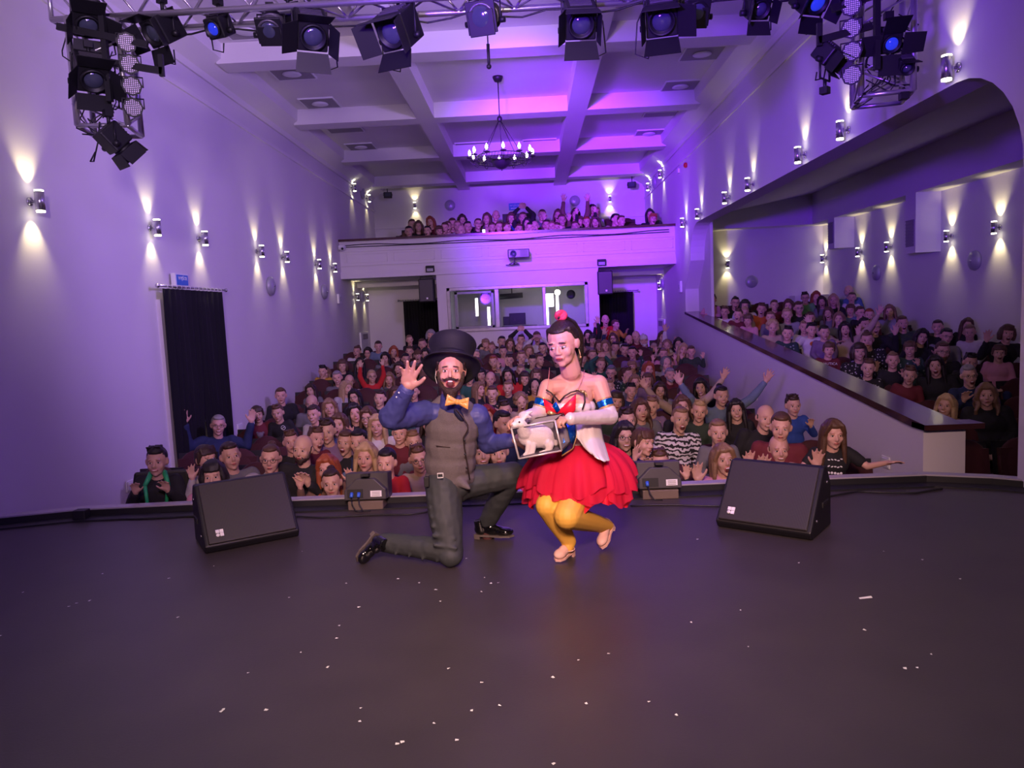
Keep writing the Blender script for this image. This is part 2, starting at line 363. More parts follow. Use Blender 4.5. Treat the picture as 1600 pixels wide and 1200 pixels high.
c = atD(859, 469, 19.5); g = MB(); g.box(c, (.2, .03, .34)); tag(obj('bright_board', g, 'glow_tube', bevel=.005), 'bright white panel hanging in the right booth pane', 'light')
c = atD(871, 457, 19.6); g = MB(); g.ell(c, .075); t = obj('globe_lamp', g, 'glow_warm'); g = MB(); g.cone(c+Vector((0, 0, .07)), c+Vector((0, 0, .3)), .01, .01); obj('stem', g, 'lamp_black', t); tag(t, 'round yellowish lamp at the top of the right booth pane', 'lamp')
c = atD(812, 510, 18.7); t = empty('mixing_desk', (c.x, c.y, .86)); g = MB(); g.box((0, 0, 0), (.95, .5, .3)); g.box((0, .1, .2), (.9, .3, .1)); obj('console', g, 'lamp_black', t, bevel=.01)
g = MB(); g.box((-.05, .2, .42), (.42, .05, .3)); obj('screen', g, 'lamp_black', t, bevel=.01); g = MB(); g.box((-.32, .25, .38), (.2, .05, .22)); obj('screen', g, 'lamp_black', t, bevel=.01)
tag(t, 'black mixing desk with screens behind the booth window', 'mixing desk')
c = atD(800, 463, 19.3); g = MB(); g.cone(c+Vector((-.32, 0, 0)), c+Vector((.28, 0, .02)), .07, .07, 12); g.cone(c+Vector((0, 0, .05)), c+Vector((0, 0, .22)), .015, .015); tag(obj('follow_spot', g, 'lamp_black'), 'black barrel spotlight hung in the middle booth pane', 'spotlight')
for px, py, lab in ((758, 462, 'round dark fan lamp in the left booth pane'), (892, 460, 'round dark fan lamp in the right booth pane')):
    c = atD(px, py, 19.4); g = MB(); g.lathe([(.05, -.08), (.12, -.05), (.12, .03), (.1, .05), (.02, .03)], 16, Matrix.Translation(c) @ Matrix.Rotation(R(90), 4, 'X')); tag(obj('booth_lamp', g, 'lamp_black'), lab, 'lamp')
# ------------------------------------------------------------------ sconces
sc_b = MB(); sc_b.cone((0, 0, -.085), (0, 0, .085), .042, .042, 16); sc_b.cone((0, 0, 0), (0, .085, 0), .012, .012, 8)
sc_b.cone((0, .085, 0), (0, .1, 0), .04, .04, 12)
sc_e = MB(); sc_e.cone((0, 0, .085), (0, 0, .1), .038, .038, 16); sc_e2 = MB(); sc_e2.cone((0, 0, -.1), (0, 0, -.085), .038, .038, 16)
me_b = sc_b.mesh('sconce', 'chrome'); me_e = sc_e.mesh('sconce_lens', 'glow_warm'); me_e2 = sc_e2.mesh('sconce_lens', 'glow_warm')
for q in (me_b, me_e, me_e2): fixn(q)
def sconce(p, nrm, lab, grp, en=1.0, s=1.0, col=(1, .84, .42)):
    # nrm: the direction pointing from the wall into the hall; p: centre of the cylinder
    o = link('wall_sconce', me_b, None, p, (0, 0, math.atan2(-nrm[1], -nrm[0])-math.pi/2)); o.scale = (s, s, s)
    link('lens', me_e, o); link('lens', me_e2, o); tag(o, lab, 'wall lamp', grp)
    W = Vector((-nrm[0], -nrm[1], 0))
    for sg in (1, -1):
        a = Vector(p)+Vector((0, 0, sg*.108*s)); spot('sconce_beam', a, a+Vector((0, 0, sg))+W*.34, col, 12*en, 78, .9, .012)
    return o
ordn = ['nearest the stage', 'second from the stage', 'third from the stage', 'fourth from the stage', 'fifth from the stage', 'sixth from the stage', 'farthest from the stage']
for i, y in enumerate((6.78, 8.92, 10.23, 12.4, 13.69, 15.8, 17.07)):
    sconce((XL+.1, y, 2.66), (1, 0), 'chrome up-and-down wall lamp on the left wall, '+ordn[i], 'wall lamps on the left wall', 1.3 if i == 0 else .9)
for i, y in enumerate((6.26, 8.32, 9.59, 11.74, 13.1, 15.2, 16.66)):
    sconce((XR-.1, y, 3.26), (-1, 0), 'chrome wall lamp above the gallery opening, '+ordn[i], 'wall lamps above the gallery', .8)
for i, y in enumerate((11.95, 13.28, 15.46, 16.8, 18.87)):
    y = min(y, 18.8); sconce((GX-.1, y, 2.44), (-1, 0), 'chrome wall lamp on the gallery outer wall, '+['nearest the stage', 'second from the stage', 'third from the stage', 'fourth from the stage', 'farthest from the stage'][i], 'wall lamps in the side gallery', 1.5)
p = atD(1137, 413, 18.9); sconce(p, (0, -1), 'chrome wall lamp alone on the back wall of the gallery', None, .9)
for px, lab in ((648, 'chrome wall lamp on the balcony back wall, left of the exit sign'), (953, 'chrome wall lamp on the balcony back wall, right of the exit sign')):
    p = atD(px, 321 if px < 700 else 311, 22.3); sconce(p, (0, -1), lab, None, .8, .9)
for px, py, x, lab in ((554, 293, XL+.1, 'wall lamp high on the left wall over the balcony, nearer the stage'), (577, 310, XL+.1, 'wall lamp high on the left wall over the balcony, nearer the back'), (1031, 272, XR-.1, 'wall lamp high on the right wall over the balcony, nearer the stage'), (1012, 292, XR-.1, 'wall lamp high on the right wall over the balcony, nearer the back')):
    p = atX(px, py, x); p.y = min(p.y, 22.2); sconce(p, (1, 0) if x < 0 else (-1, 0), lab, None, .8, 1)
for px, py, x, lab in ((559, 464, XL+.1, 'wall lamp under the balcony on the left, nearer the stage'), (574, 465, XL+.1, 'wall lamp under the balcony on the left, nearer the back'), (1030, 447, XR-.1, 'wall lamp under the balcony on the right')):
    p = atX(px, py, x); p.y = min(p.y, 20.6); sconce(p, (1, 0) if x < 0 else (-1, 0), lab, None, .6, .9)
# ------------------------------------------------------------------ round wall discs
dm = MB(); dm.lathe([(.02, .0), (.15, .0), (.16, .02), (.15, .05), (.10, .075), (.02, .085)], 28)
dme = dm.mesh('disc', 'pale_disc'); fixn(dme)
dn = MB(); dn.ell((0, 0, .085), .018); dnm = dn.mesh('cap', 'chrome')
def disc(p, nrm, lab, s=1):
    o = link('wall_speaker', dme, None, p, Vector((*nrm, 0)).to_track_quat('Z', 'Y').to_euler()); o.scale = (s, s, s); link('centre_cap', dnm, o); tag(o, lab, 'wall speaker', 'round wall speakers')
for px, py, x, lab in ((421, 447, XL, 'round grey speaker on the left wall, nearer the stage'), (505, 456, XL, 'round grey speaker on the left wall, nearer the balcony'), (565, 302, XL, 'round grey speaker high on the left wall over the balcony'), (1024, 285, XR, 'round grey speaker high on the right wall over the balcony'), (565, 463, XL, 'round grey speaker on the left wall under the balcony'), (1036, 443, XR, 'round grey speaker on the right wall under the balcony'), (1371, 426, GX, 'round grey speaker on the gallery wall, farther from the stage'), (1525, 407, GX, 'round grey speaker on the gallery wall, nearer the stage')):
    p = atX(px, py, x); p.y = min(p.y, 22.1); disc(p, (1, 0) if x < 0 else (-1, 0), lab, 1.05)
disc(atD(1174, 440, 19), (0, -1), 'round grey speaker on the gallery back wall')
disc(atD(703, 321, 22.4), (0, -1), 'round grey speaker left of the balcony exit sign'); disc(atD(898, 314, 22.4), (0, -1), 'round grey speaker right of the balcony exit sign')
# ------------------------------------------------------------------ ceiling vents
def vent(px, py, wx, wy, rnd, lab):
    p = atZ(px, py, ZC-.01); g = MB(); g.bx(p.x-wx/2, p.x+wx/2, p.y-wy/2, p.y+wy/2, ZC-.02, ZC); o = obj('ceiling_vent', g, 'vent_grey', bevel=.004)
    g = MB(); e = .02
    for a, b, c, d in ((-wx/2-e, wx/2+e, wy/2, wy/2+e), (-wx/2-e, wx/2+e, -wy/2-e, -wy/2), (-wx/2-e, -wx/2, -wy/2, wy/2), (wx/2, wx/2+e, -wy/2, wy/2)): g.bx(p.x+a, p.x+b, p.y+c, p.y+d, ZC-.025, ZC)
    obj('frame', g, 'white_plastic', o)
    if rnd: g = MB(); g.lathe([(.13, 0), (.15, -.02), (.1, -.035), (.02, -.04)][::-1], 20, Matrix.Translation((p.x, p.y, ZC-.015))); obj('round_diffuser', g, 'white_plastic', o)
    tag(o, lab, 'ceiling vent', 'ceiling vents')
for a in ((384, 47, .6, .6, 1, 'ceiling vent with round centre, left bays, nearest the stage'), (456, 114, .6, .6, 1, 'ceiling vent with round centre, left bays, second from the stage'), (500, 161, .6, .6, 1, 'ceiling vent with round centre, left bays, third from the stage'), (564, 229, .6, .6, 1, 'ceiling vent with round centre, left bays, farthest from the stage'),
          (1097, 83, .6, .6, 1, 'ceiling vent with round centre, right bays, nearest the stage'), (1063, 134, .6, .6, 1, 'ceiling vent with round centre, right bays, second from the stage'), (1014, 208, .6, .6, 1, 'ceiling vent with round centre, right bays, farthest from the stage'),
          (540, 203, .7, .35, 0, 'plain long ceiling vent in the left bay'), (738, 227, .75, .55, 0, 'plain dark ceiling vent left of the chandelier'), (843, 222, .75, .55, 0, 'plain dark ceiling vent right of the chandelier'), (1033, 178, .7, .35, 0, 'plain long ceiling vent in the right bay')): vent(*a)
# ------------------------------------------------------------------ curtains
def curtain(name, p0, p1, ztop, zbot, lab, parts=2, gap=.0, slit=False):
    p0 = Vector(p0); p1 = Vector(p1); d = (p1-p0); L = d.length; d.normalize(); nrm = Vector((-d.y, d.x, 0))
    root = empty(name, (p0.x, p0.y, zbot)); base = Vector((p0.x, p0.y, zbot))
    for k in range(parts):
        a = L*k/parts; b = L*(k+1)/parts; g = MB(); n = 44; rows = 10; vs = []; fs = []
        for j in range(rows+1):
            t = j/rows; z = ztop+(zbot-ztop)*t
            for i in range(n+1):
                u = i/n; s = a+(b-a)*u
                if slit:
                    op = .16*max(0, (t-.38)/.62)**1.1*1.1
                    if k == 0: s -= op*u
                    else: s += op*(1-u)
                off = .028*math.sin(u*math.pi*2*6+k)*(.5+.5*t)+.012*math.sin(u*31+t*3)
                q = p0+d*s+nrm*off; vs.append((q.x-base.x, q.y-base.y, z-base.z))
        for j in range(rows):
            for i in range(n): fs.append((j*(n+1)+i, j*(n+1)+i+1, (j+1)*(n+1)+i+1, (j+1)*(n+1)+i))
        g.add(vs, fs); o = obj('curtain_panel', g, 'curtain_black', root); sm = o.modifiers.new('thick', 'SOLIDIFY'); sm.thickness = .006
    g = MB(); e0 = p0-d*.14-base; e1 = p1+d*.14-base; h = ztop+.03-zbot; g.cone((e0.x, e0.y, h), (e1.x, e1.y, h), .013, .013, 10); g.ell((e0.x, e0.y, h), .028); g.ell((e1.x, e1.y, h), .028)
    obj('curtain_rod', g, 'chrome', root)
    for i in range(14):
        g = MB(); c = p0+d*(L*(i+.5)/14)-base; g.tube([(c.x+.024*math.cos(a)*nrm.x, c.y+.024*math.cos(a)*nrm.y, h-.006+.024*math.sin(a)) for a in [2*math.pi*q/10 for q in range(10)]], .004, 5, True); obj('curtain_ring', g, 'white_plastic', root)
    tag(root, lab, 'curtain')
curtain('curtain', (XL+.12, 8.9, 0), (XL+.12, 10.6, 0), 1.93, FL+.02, 'black two-panel curtain on a chrome rod in the left wall doorway', 2, slit=True)
pa = atD(630, 471, 20.5); pb = atD(686, 469, 20.5); curtain('curtain', (pa.x, 20.5, 0), (pb.x, 20.5, 0), pa.z, BACKZ+.02, 'black curtain under the balcony, left of the booth window')
pa = atD(934, 458, 20.5); pb = atD(989, 457, 20.5); curtain('curtain', (pa.x, 20.5, 0), (pb.x, 20.5, 0), pa.z, BACKZ+.02, 'black curtain under the balcony, right of the booth window')
# doors under the balcony at the sides
def side_door(name, x, lab, sg):
    g = MB(); g.box((x+sg*.03, 19.9, .35), (.05, .9, 1.5)); o = obj(name, g, 'white_plastic', bevel=.01); o['kind'] = 'structure'; o['label'] = lab
    g = MB(); g.box((x+sg*.06, 19.9, .98), (.02, .6, .14)); obj('door_vent', g, 'vent_grey', o); g = MB(); g.box((x+sg*.08, 19.55, .3), (.05, .12, .03)); obj('door_handle', g, 'chrome', o)
side_door('door_2', XL, 'pale door under the balcony on the left', 1); side_door('door_3', XR, 'pale door under the balcony on the right', -1)
# ------------------------------------------------------------------ small things on the walls
def wbox(name, px, py, D, size, mt, lab, cat, X=None, front=None, fm='white_plastic'):
    p = atX(px, py, X) if X is not None else atD(px, py, D)
    g = MB(); g.box((0, 0, 0), size); o = obj(name, g, mt, None, p, bevel=.006); tag(o, lab, cat)
    if front: g = MB(); g.box(front[0], front[1]); obj(front[2], g, fm, o, bevel=.002)
    return o
wbox('thermostat_box', 530, 467, 0, (.05, .22, .22), 'white_plastic', 'small white box on the left wall before the balcony', 'wall box', XL+.03, ((.03, 0, 0), (.01, .1, .1), 'cover'), 'pale_disc')
wbox('thermostat_box', 1063, 448, 0, (.05, .2, .26), 'white_plastic', 'small white box on the right wall beside the balcony', 'wall box', XR-.03, ((-.03, 0, 0), (.01, .1, .1), 'cover'), 'pale_disc')
for px, py, lab in ((205, 758, 'white socket plate low on the left wall by the boy in a cape'), ):
    wbox('socket_plate', px, py, 0, (.015, .2, .12), 'white_plastic', lab, 'socket', XL+.008, ((.009, 0, 0), (.006, .15, .08), 'cover'))
for px, py, lab in ((1384, 722, 'socket plate low on the gallery wall, near the stage'), (1181, 620, 'socket plate low on the gallery wall, behind the woman with raised arms')):
    wbox('socket_plate', px, py, 0, (.015, .16, .12), 'white_plastic', lab, 'socket', XR-.008, ((-.009, 0, 0), (.006, .12, .08), 'cover'))
wbox('socket_plate', 375, 668, 0, (.015, .2, .12), 'white_plastic', 'socket plate on the left wall beyond the black curtain', 'socket', XL+.008, ((.009, 0, 0), (.006, .15, .08), 'cover'))
for px, py, lab in ((606, 305, 'black floodlight at the left end of the balcony back wall'), (987, 289, 'black floodlight at the right end of the balcony back wall')):
    p = atD(px, py, 21.7); o = empty('floodlight', p, (R(-12), 0, R(-12 if px > 800 else 14))); g = MB(); g.box((0, 0, 0), (.24, .07, .17)); obj('housing', g, 'lamp_black', o, bevel=.01); g = MB(); g.box((0, -.04, 0), (.17, .01, .11)); obj('lens', g, 'lens_glass', o)
    g = MB(); g.tube([(-.13, .02, 0), (-.13, .08, .08), (.13, .08, .08), (.13, .02, 0)], .008, 6); g.cone((0, .08, .08), (0, .1, .3), .012, .012); obj('bracket', g, 'lamp_black', o); tag(o, lab, 'floodlight', 'floodlights')
for px, py, lab in ((672, 420, 'black floodlight under the balcony edge, left of the booth'), (940, 410, 'black floodlight under the balcony edge, right of the booth')):
    p = atD(px, py, 17.86); o = empty('floodlight', p, (R(10), 0, 0)); g = MB(); g.box((0, 0, 0), (.21, .07, .15)); obj('housing', g, 'lamp_black', o, bevel=.01); g = MB(); g.box((0, -.04, -.02), (.15, .01, .07)); obj('lens', g, 'pale_disc', o)
    g = MB(); g.cone((0, .03, .0), (0, .12, .0), .02, .02); obj('bracket', g, 'lamp_black', o); tag(o, lab, 'floodlight', 'floodlights')
# exit signs
def text(body, size, parent, loc, rot, mt, name='lettering', ext=.002):
    cu = bpy.data.curves.new(name, 'FONT'); cu.body = body; cu.size = size; cu.extrude = ext; cu.align_x = 'CENTER'; cu.align_y = 'CENTER'; cu.resolution_u = 2
    t = bpy.data.objects.new(name, cu); COL.objects.link(t); bpy.context.view_layer.update()
    me = bpy.data.meshes.new_from_object(t.evaluated_get(bpy.context.evaluated_depsgraph_get())); bpy.data.objects.remove(t); me.materials.clear(); me.materials.append(M[mt])
    return link(name, me, parent, loc, rot)
p = atD(804, 323, 22.33); g = MB(); g.box((0, 0, 0), (.34, .05, .2)); o = obj('exit_sign', g, 'sign_blue', None, p, bevel=.006); tag(o, 'small blue exit sign high on the balcony back wall', 'sign'); text('WYJŚCIE', .07, o, (0, -.03, .03), (R(90), 0, 0), 'print_white')
g = MB(); g.box((0, -.028, -.05), (.22, .004, .02)); obj('arrow_bar', g, 'print_white', o)
p = atX(281, 438, XL+.06); g = MB(); g.box((0, 0, 0), (.06, .36, .17)); o = obj('exit_sign', g, 'white_plastic', None, p, bevel=.006); tag(o, 'blue and white exit sign above the left doorway curtain', 'sign')
g = MB(); g.box((.033, 0, 0), (.01, .3, .13)); q = obj('sign_face', g, 'sign_blue', o); text('WYJŚCIE', .06, q, (.04, 0, .02), (R(90), 0, R(90)), 'print_white')
# dark doorway at the back of the balcony
pa = atD(785, 335, 22.38); pb = atD(838, 372, 22.38); m = MB(); m.bx(pa.x, pb.x, 22.33, 22.39, 3.2, pa.z); struct('door_4', m, 'lamp_black', 'dark doorway at the back of the balcony')
# projector under the balcony front
p = atD(810, 396, 17.5); o = empty('projector', p, (R(4), 0, R(3))); g = MB(); g.box((0, 0, 0), (.5, .36, .2)); obj('housing', g, 'lamp_grey', o, bevel=.02)
g = MB(); g.lathe([(.05, 0), (.075, .01), (.075, .06), (.06, .06), (.05, .03), (.01, .03)], 16, Matrix.Translation((-.13, -.18, 0)) @ Matrix.Rotation(R(90), 4, 'X')); obj('lens', g, 'lens_glass', o)
g = MB()
for k in range(5): g.box((.12, -.183, -.06+k*.03), (.18, .008, .012))
obj('air_slots', g, 'lamp_black', o); g = MB(); g.tube([(-.08, .1, -.1), (-.1, .2, -.22), (-.12, .38, -.26)], .02, 8); g.tube([(-.22, .2, -.24), (-.1, .15, -.2), (.02, .2, -.25), (-.3, .25, -.26)], .012, 6); obj('wall_arm', g, 'lamp_grey', o)
tag(o, 'dark projector on an arm at the middle of the balcony front', 'projector')
# security camera
p = atD(533, 388, 17.8); p.x = XL+.08; o = empty('security_camera', p); g = MB(); g.box((.02, .05, .02), (.16, .12, .1)); obj('mount', g, 'white_plastic', o, bevel=.01); g = MB(); g.ell((.05, -.05, -.01), .055); obj('dome', g, 'white_plastic', o); g = MB(); g.ell((.06, -.1, -.02), .03); obj('lens', g, 'rubber', o); tag(o, 'white security camera at the left end of the balcony front', 'camera')
# cable run along the balcony front
g = MB()
for dz in (0, .035):
    g.tube([(XL+.15+ (XR-XL-.3)*i/30, 17.93, 3.2+dz*(1+.6*math.sin(i*.7))-.02*math.sin(i/30*math.pi)) for i in range(31)], .009, 6)
tag(obj('cable_run', g, 'cable'), 'black cables strung along the balcony front', 'cable')
# red fire siren and small white sensor on the right wall
p = atX(1071, 258, XR-.03); g = MB(); g.lathe([(.05, -.03), (.06, 0), (.045, .03), (.02, .04)], 14, Matrix.Translation(p) @ Matrix.Rotation(R(-90), 4, 'Y'))
mat('siren_red', (.5, .02, .02), .4); tag(obj('fire_siren', g, 'siren_red'), 'small red siren high on the right wall', 'siren')
p = atX(1060, 267, XR-.03); g = MB(); g.box(p, (.05, .12, .1)); tag(obj('motion_sensor', g, 'white_plastic', bevel=.01), 'small white sensor box high on the right wall', 'sensor')
# loudspeakers under the balcony
for px, py, lab, sg in ((667, 454, 'black loudspeaker hung under the balcony, left of the booth', -1), (945, 442, 'black loudspeaker hung under the balcony, right of the booth', 1)):
    p = atD(px, py, 18.0); o = empty('loudspeaker', p, (0, 0, 0)); g = MB(); g.box((0, .05, 0), (.36, .34, .56)); obj('cabinet', g, 'lamp_black', o, bevel=.02); g = MB(); g.box((0, -.13, 0), (.32, .02, .52)); obj('grille', g, 'speaker_grille', o, bevel=.006)
    g = MB(); g.box((.02, -.145, -.19), (.04, .006, .04)); obj('badge', g, 'print_white', o); g = MB(); g.tube([(-.15, 0, .26), (-.15, 0, .33), (.15, 0, .33), (.15, 0, .26)], .012, 6); obj('hanger', g, 'lamp_black', o); tag(o, lab, 'loudspeaker', 'loudspeakers under the balcony')
# chandelier
cp = atD(778, 128, 12.9); cx, cy = cp.x, 12.9; top = ZC; zr = atD(782, 247, 12.9).z; o = empty('chandelier', (cx, cy, zr))
def rel(z): return z-zr
g = MB(); g.lathe([(.01, rel(top)-.09), (.06, rel(top)-.08), (.085, rel(top)-.03), (.09, rel(top))], 20); obj('ceiling_cup', g, 'iron', o)
zk = atD(781, 186, 12.9).z; g = MB(); g.cone((0, 0, rel(top)-.05), (0, 0, rel(zk)), .009, .009); obj('rod', g, 'iron', o); g = MB(); g.ell((0, 0, rel(zk)), (.045, .045, .055)); obj('knob', g, 'iron', o)
Rr = .5
g = MB()
for z_, r_ in ((.03, Rr*.83), (-.06, Rr*.83)): g.tube([(r_*math.cos(a), r_*math.sin(a), z_) for a in [2*math.pi*i/48 for i in range(48)]], .009, 6, True)
for i in range(48):
    a = 2*math.pi*i/48; b = 2*math.pi*(i+.5)/48; g.cone((Rr*.83*math.cos(a), Rr*.83*math.sin(a), -.06), (Rr*.83*math.cos(b), Rr*.83*math.sin(b), .03), .004, .004, 5)
obj('ring', g, 'iron', o)
g = MB(); g.lathe([(.01, -.19), (.07, -.17), (.14, -.12), (.17, -.05), (.175, -.04), (.14, -.045)], 24); g.cone((0, 0, -.21), (0, 0, -.17), .012, .012); obj('bowl', g, 'iron', o)
for i in range(5):
    a = 2*math.pi*i/5+.3; g = MB(); g.cone((.02*math.cos(a), .02*math.sin(a), rel(zk)-.03), (Rr*.8*math.cos(a), Rr*.8*math.sin(a), .03), .006, .006, 6); g.cone((.16*math.cos(a), .16*math.sin(a), -.05), (Rr*.83*math.cos(a), Rr*.83*math.sin(a), -.03), .007, .007, 6); obj('stay', g, 'iron', o)
for i in range(12):
    a = 2*math.pi*i/12+.1; ca, sa = math.cos(a), math.sin(a); g = MB(); g.tube([(Rr*.83*ca, Rr*.83*sa, -.05), (Rr*.93*ca, Rr*.93*sa, -.1), (Rr*1.04*ca, Rr*1.04*sa, -.07), (Rr*1.08*ca, Rr*1.08*sa, .0)], .006, 6)
    g.lathe([(.01, 0), (.05, .012), (.055, .02), (.015, .02), (.013, .05)], 12, Matrix.Translation((Rr*1.08*ca, Rr*1.08*sa, 0))); arm = obj('candle_arm', g, 'iron', o)
    g = MB(); g.lathe([(.01, .05), (.022, .075), (.024, .095), (.014, .125), (.002, .15)], 10, Matrix.Translation((Rr*1.08*ca, Rr*1.08*sa, 0))); obj('candle_bulb', g, 'glow_bulb', arm)
tag(o, 'round wrought-iron chandelier with lit candle bulbs hanging in the middle of the hall', 'chandelier')
# ================================================================== truss and stage lamps
def truss_seg(a, b, side, n, mb_ch, mb_br, up=(0, 0, 1)):
    a = Vector(a); b = Vector(b); d = (b-a).normalized(); u = Vector(up); u = (u-d*u.dot(d)).normalized(); s = d.cross(u); h = side/2
    cs = [(-h, -h), (h, -h), (h, h), (-h, h)]; P = lambda t, c: a+(b-a)*t+u*c[1]+s*c[0]
    for c in cs: mb_ch.cone(P(0, c), P(1, c), .024, .024, 10)
    for k in range(4):
        c0, c1 = cs[k], cs[(k+1) % 4]
        for i in range(n):
            t0, t1 = i/n, (i+1)/n
            if (i+k) % 2: c0, c1 = c1, c0
            mb_br.cone(P(t0, c0), P(t1, c1), .009, .009, 6)
            if (i+k) % 2: c0, c1 = c1, c0
        for t in (0, 1): mb_br.cone(P(t, c0), P(t, c1), .018, .018, 8)
TD = 6.0
tz = atD(400, 14, 5.87).z+.145
tl = atD(163, 100, TD).x; tr = atD(1378, 100, TD).x
o = empty('lighting_truss', (0, TD, tz)); ch = MB(); br = MB()
truss_seg((tl-.3, 0, 0), (tr+.3, 0, 0), .29, 30, ch, br); obj('chords', ch, 'truss_alu', o); obj('braces', br, 'truss_alu', o)
for sgx in (-2.2, 1.6):
    g = MB(); g.cone((sgx, 0, .1), (sgx, 0, ZC-tz-.012), .006, .006, 6); obj('suspension_cable', g, 'cable', o)
g = MB(); g.tube([(tl+.3+i*.19, .1+.03*math.sin(i*1.7), -.17-.05*abs(math.sin(i*.9))) for i in range(int((tr-tl-.3)/.19))], .008, 5); obj('power_cable', g, 'cable', o)
tag(o, 'long horizontal aluminium truss across the top of the stage opening', 'truss')
for X, zb, lab, w_ in ((tl, atD(170, 205, TD).z, 'vertical aluminium truss hanging at the left end of the rig', .36), (tr, atD(1380, 155, TD).z, 'vertical aluminium truss hanging at the right end of the rig', .36)):
    ln = tz-.16-zb; o = empty('tower_truss', (X, TD, zb), (0, 0, R(12 if X < 0 else -14))); ch = MB(); br = MB(); truss_seg((0, 0, 0), (0, 0, ln), w_, 5, ch, br, (0, 1, 0))
    obj('chords', ch, 'truss_alu', o); obj('braces', br, 'truss_alu', o); rnd = random.Random(int(X*10))
    for k in range(9):
        x0 = rnd.uniform(-.17, .17); z0 = rnd.uniform(.1, ln-.1); g = MB(); pts = []
        for i in range(12):
            a = i/11*math.pi*2*rnd.uniform(.7, 1.1); pts.append((x0+.1*math.cos(a+k), -.17+.05*math.sin(a*2), z0-.18*abs(math.sin(a/2))-.01*i))
        g.tube(pts, .005, 5); obj('cable_loop', g, 'cable', o)
    tag(o, lab, 'truss')
    g = MB(); s = 1 if X < 0 else -1; g.bx(-.02, .02, -.02, .02, .1, ln); q = obj('lamp_bar', g, 'black_paint', None, (X+s*.16, TD-.26, zb+.05)); g = MB(); g.cone((0, 0, ln*.3), (s*-.16, .16, ln*.3), .015, .015); g.cone((0, 0, ln*.8), (s*-.16, .16, ln*.8), .015, .015); obj('clamp', g, 'black_paint', q)
    g = MB(); g.box((0, -.02, ln*.72), (.7, .025, .05), Euler((0, R(14*s), 0))); g.box((s*.24, -.02, ln*.42), (.4, .025, .05), Euler((0, R(12*s), 0))); g.box((s*.43, -.02, ln*.42), (.035, .025, .16)); obj('side_arm', g, 'black_paint', q)
    tag(q, 'black lamp bar clamped to the '+('left' if X < 0 else 'right')+' hanging truss', 'lamp bar')
def look(px, py, D, yaw, pitch, rollv=0):
    p = atD(px, py, D); return p, Euler((R(pitch), R(rollv), R(yaw)), 'XYZ')
def yoke(o, w, h, d=.0, top=.1, r=.008, mt='lamp_black', up=True):
    # the yoke and clamp stay upright while the body tilts; built in world-aligned local axes
    g = MB(); s = 1 if up else -1; g.tube([(-w, d, 0), (-w, d, s*h), (w, d, s*h), (w, d, 0)], r, 6); obj('yoke', g, mt, o)
    g = MB(); g.cone((0, d, s*h), (0, d, s*(h+top)), .014, .014, 8); g.box((0, d, s*(h+top)), (.06, .06, .05)); obj('clamp', g, mt, o)
    for sx in (-1, 1): g = MB(); g.cone((sx*(w-.01), d, 0), (sx*(w+.035), d, 0), .022, .022, 10); obj('knob', g, mt, o)
def fresnel(px, py, D, yaw, pitch, w, lab, doors=(60, 60, 60, 60), lens='lens_glass', grp='theatre lamps with barn doors', mt='lamp_black', h=None, up=True, dw=1.0):
    p = atD(px, py, D); root = empty('barndoor_lamp', p, (0, 0, R(yaw))); h = h or w; e = Euler((R(abs(pitch)+16), 0, 0)); d = w*1.15
    g = MB(); g.box((0, d*.45, 0), (w, d*.9, h), None); b = obj('housing', g, mt, root, None, e, bevel=.012)
    g = MB()
    for k in range(5): g.box((0, d*(.2+.12*k), h/2+.006), (w*.7, d*.05, .012))
    obj('cooling_vents', g, 'lamp_grey', b)
    g = MB(); g.lathe([(w*.34, 0), (w*.42, .0), (w*.42, .03), (w*.36, .03), (w*.35, .01)], 24, Matrix.Translation((0, -.0, 0)) @ Matrix.Rotation(R(90), 4, 'X')); obj('front_ring', g, mt, b)
    g = MB(); g.ell((0, .012, 0), (w*.345, .045, w*.345)); ln = obj('lens', g, lens, b)
    nm = [((0, 0, h/2), 'X', -1), ((0, 0, -h/2), 'X', 1), ((-w/2, 0, 0), 'Z', -1), ((w/2, 0, 0), 'Z', 1)]; L = w*.62*dw
    for (hp, axx, sg), a in zip(nm, doors):
        if a is None: continue
        g = MB(); s = R(a); W = (w if axx == 'X' else h)*.5; W2 = W*1.15
        if axx == 'X':
            z = 1 if sg < 0 else -1; q = [(-W, -.02, z*h/2), (W, -.02, z*h/2), (W2, -.02-L*math.cos(s), z*(h/2+L*math.sin(s))), (-W2, -.02-L*math.cos(s), z*(h/2+L*math.sin(s)))]
        else: q = [(sg*w/2, -.02, -W), (sg*w/2, -.02, W), (sg*(w/2+L*math.sin(s)), -.02-L*math.cos(s), W2*.8), (sg*(w/2+L*math.sin(s)), -.02-L*math.cos(s), -W2*.8)]
        g.smooth = False; g.add(q, [(0, 1, 2, 3)]); dd = obj('barn_door', g, mt, b); sm = dd.modifiers.new('thick', 'SOLIDIFY'); sm.thickness = .005
    yoke(root, w*.56, h*.95, d*.4, .08, .009, up=up)
    g = MB(); s_ = 1 if yaw > 0 else -1; g.tube([(s_*w*.3, d*.9, -.05), (s_*w*.5, d*1.05, -h*.7), (s_*w*.9, d*.8, -h*.6), (s_*w*.8, d*.6, h*.3), (s_*w*.4, d*.6, h*1.1)], .006, 6); obj('lamp_cable', g, 'cable', root)
    tag(root, lab, 'stage lamp', grp); return root
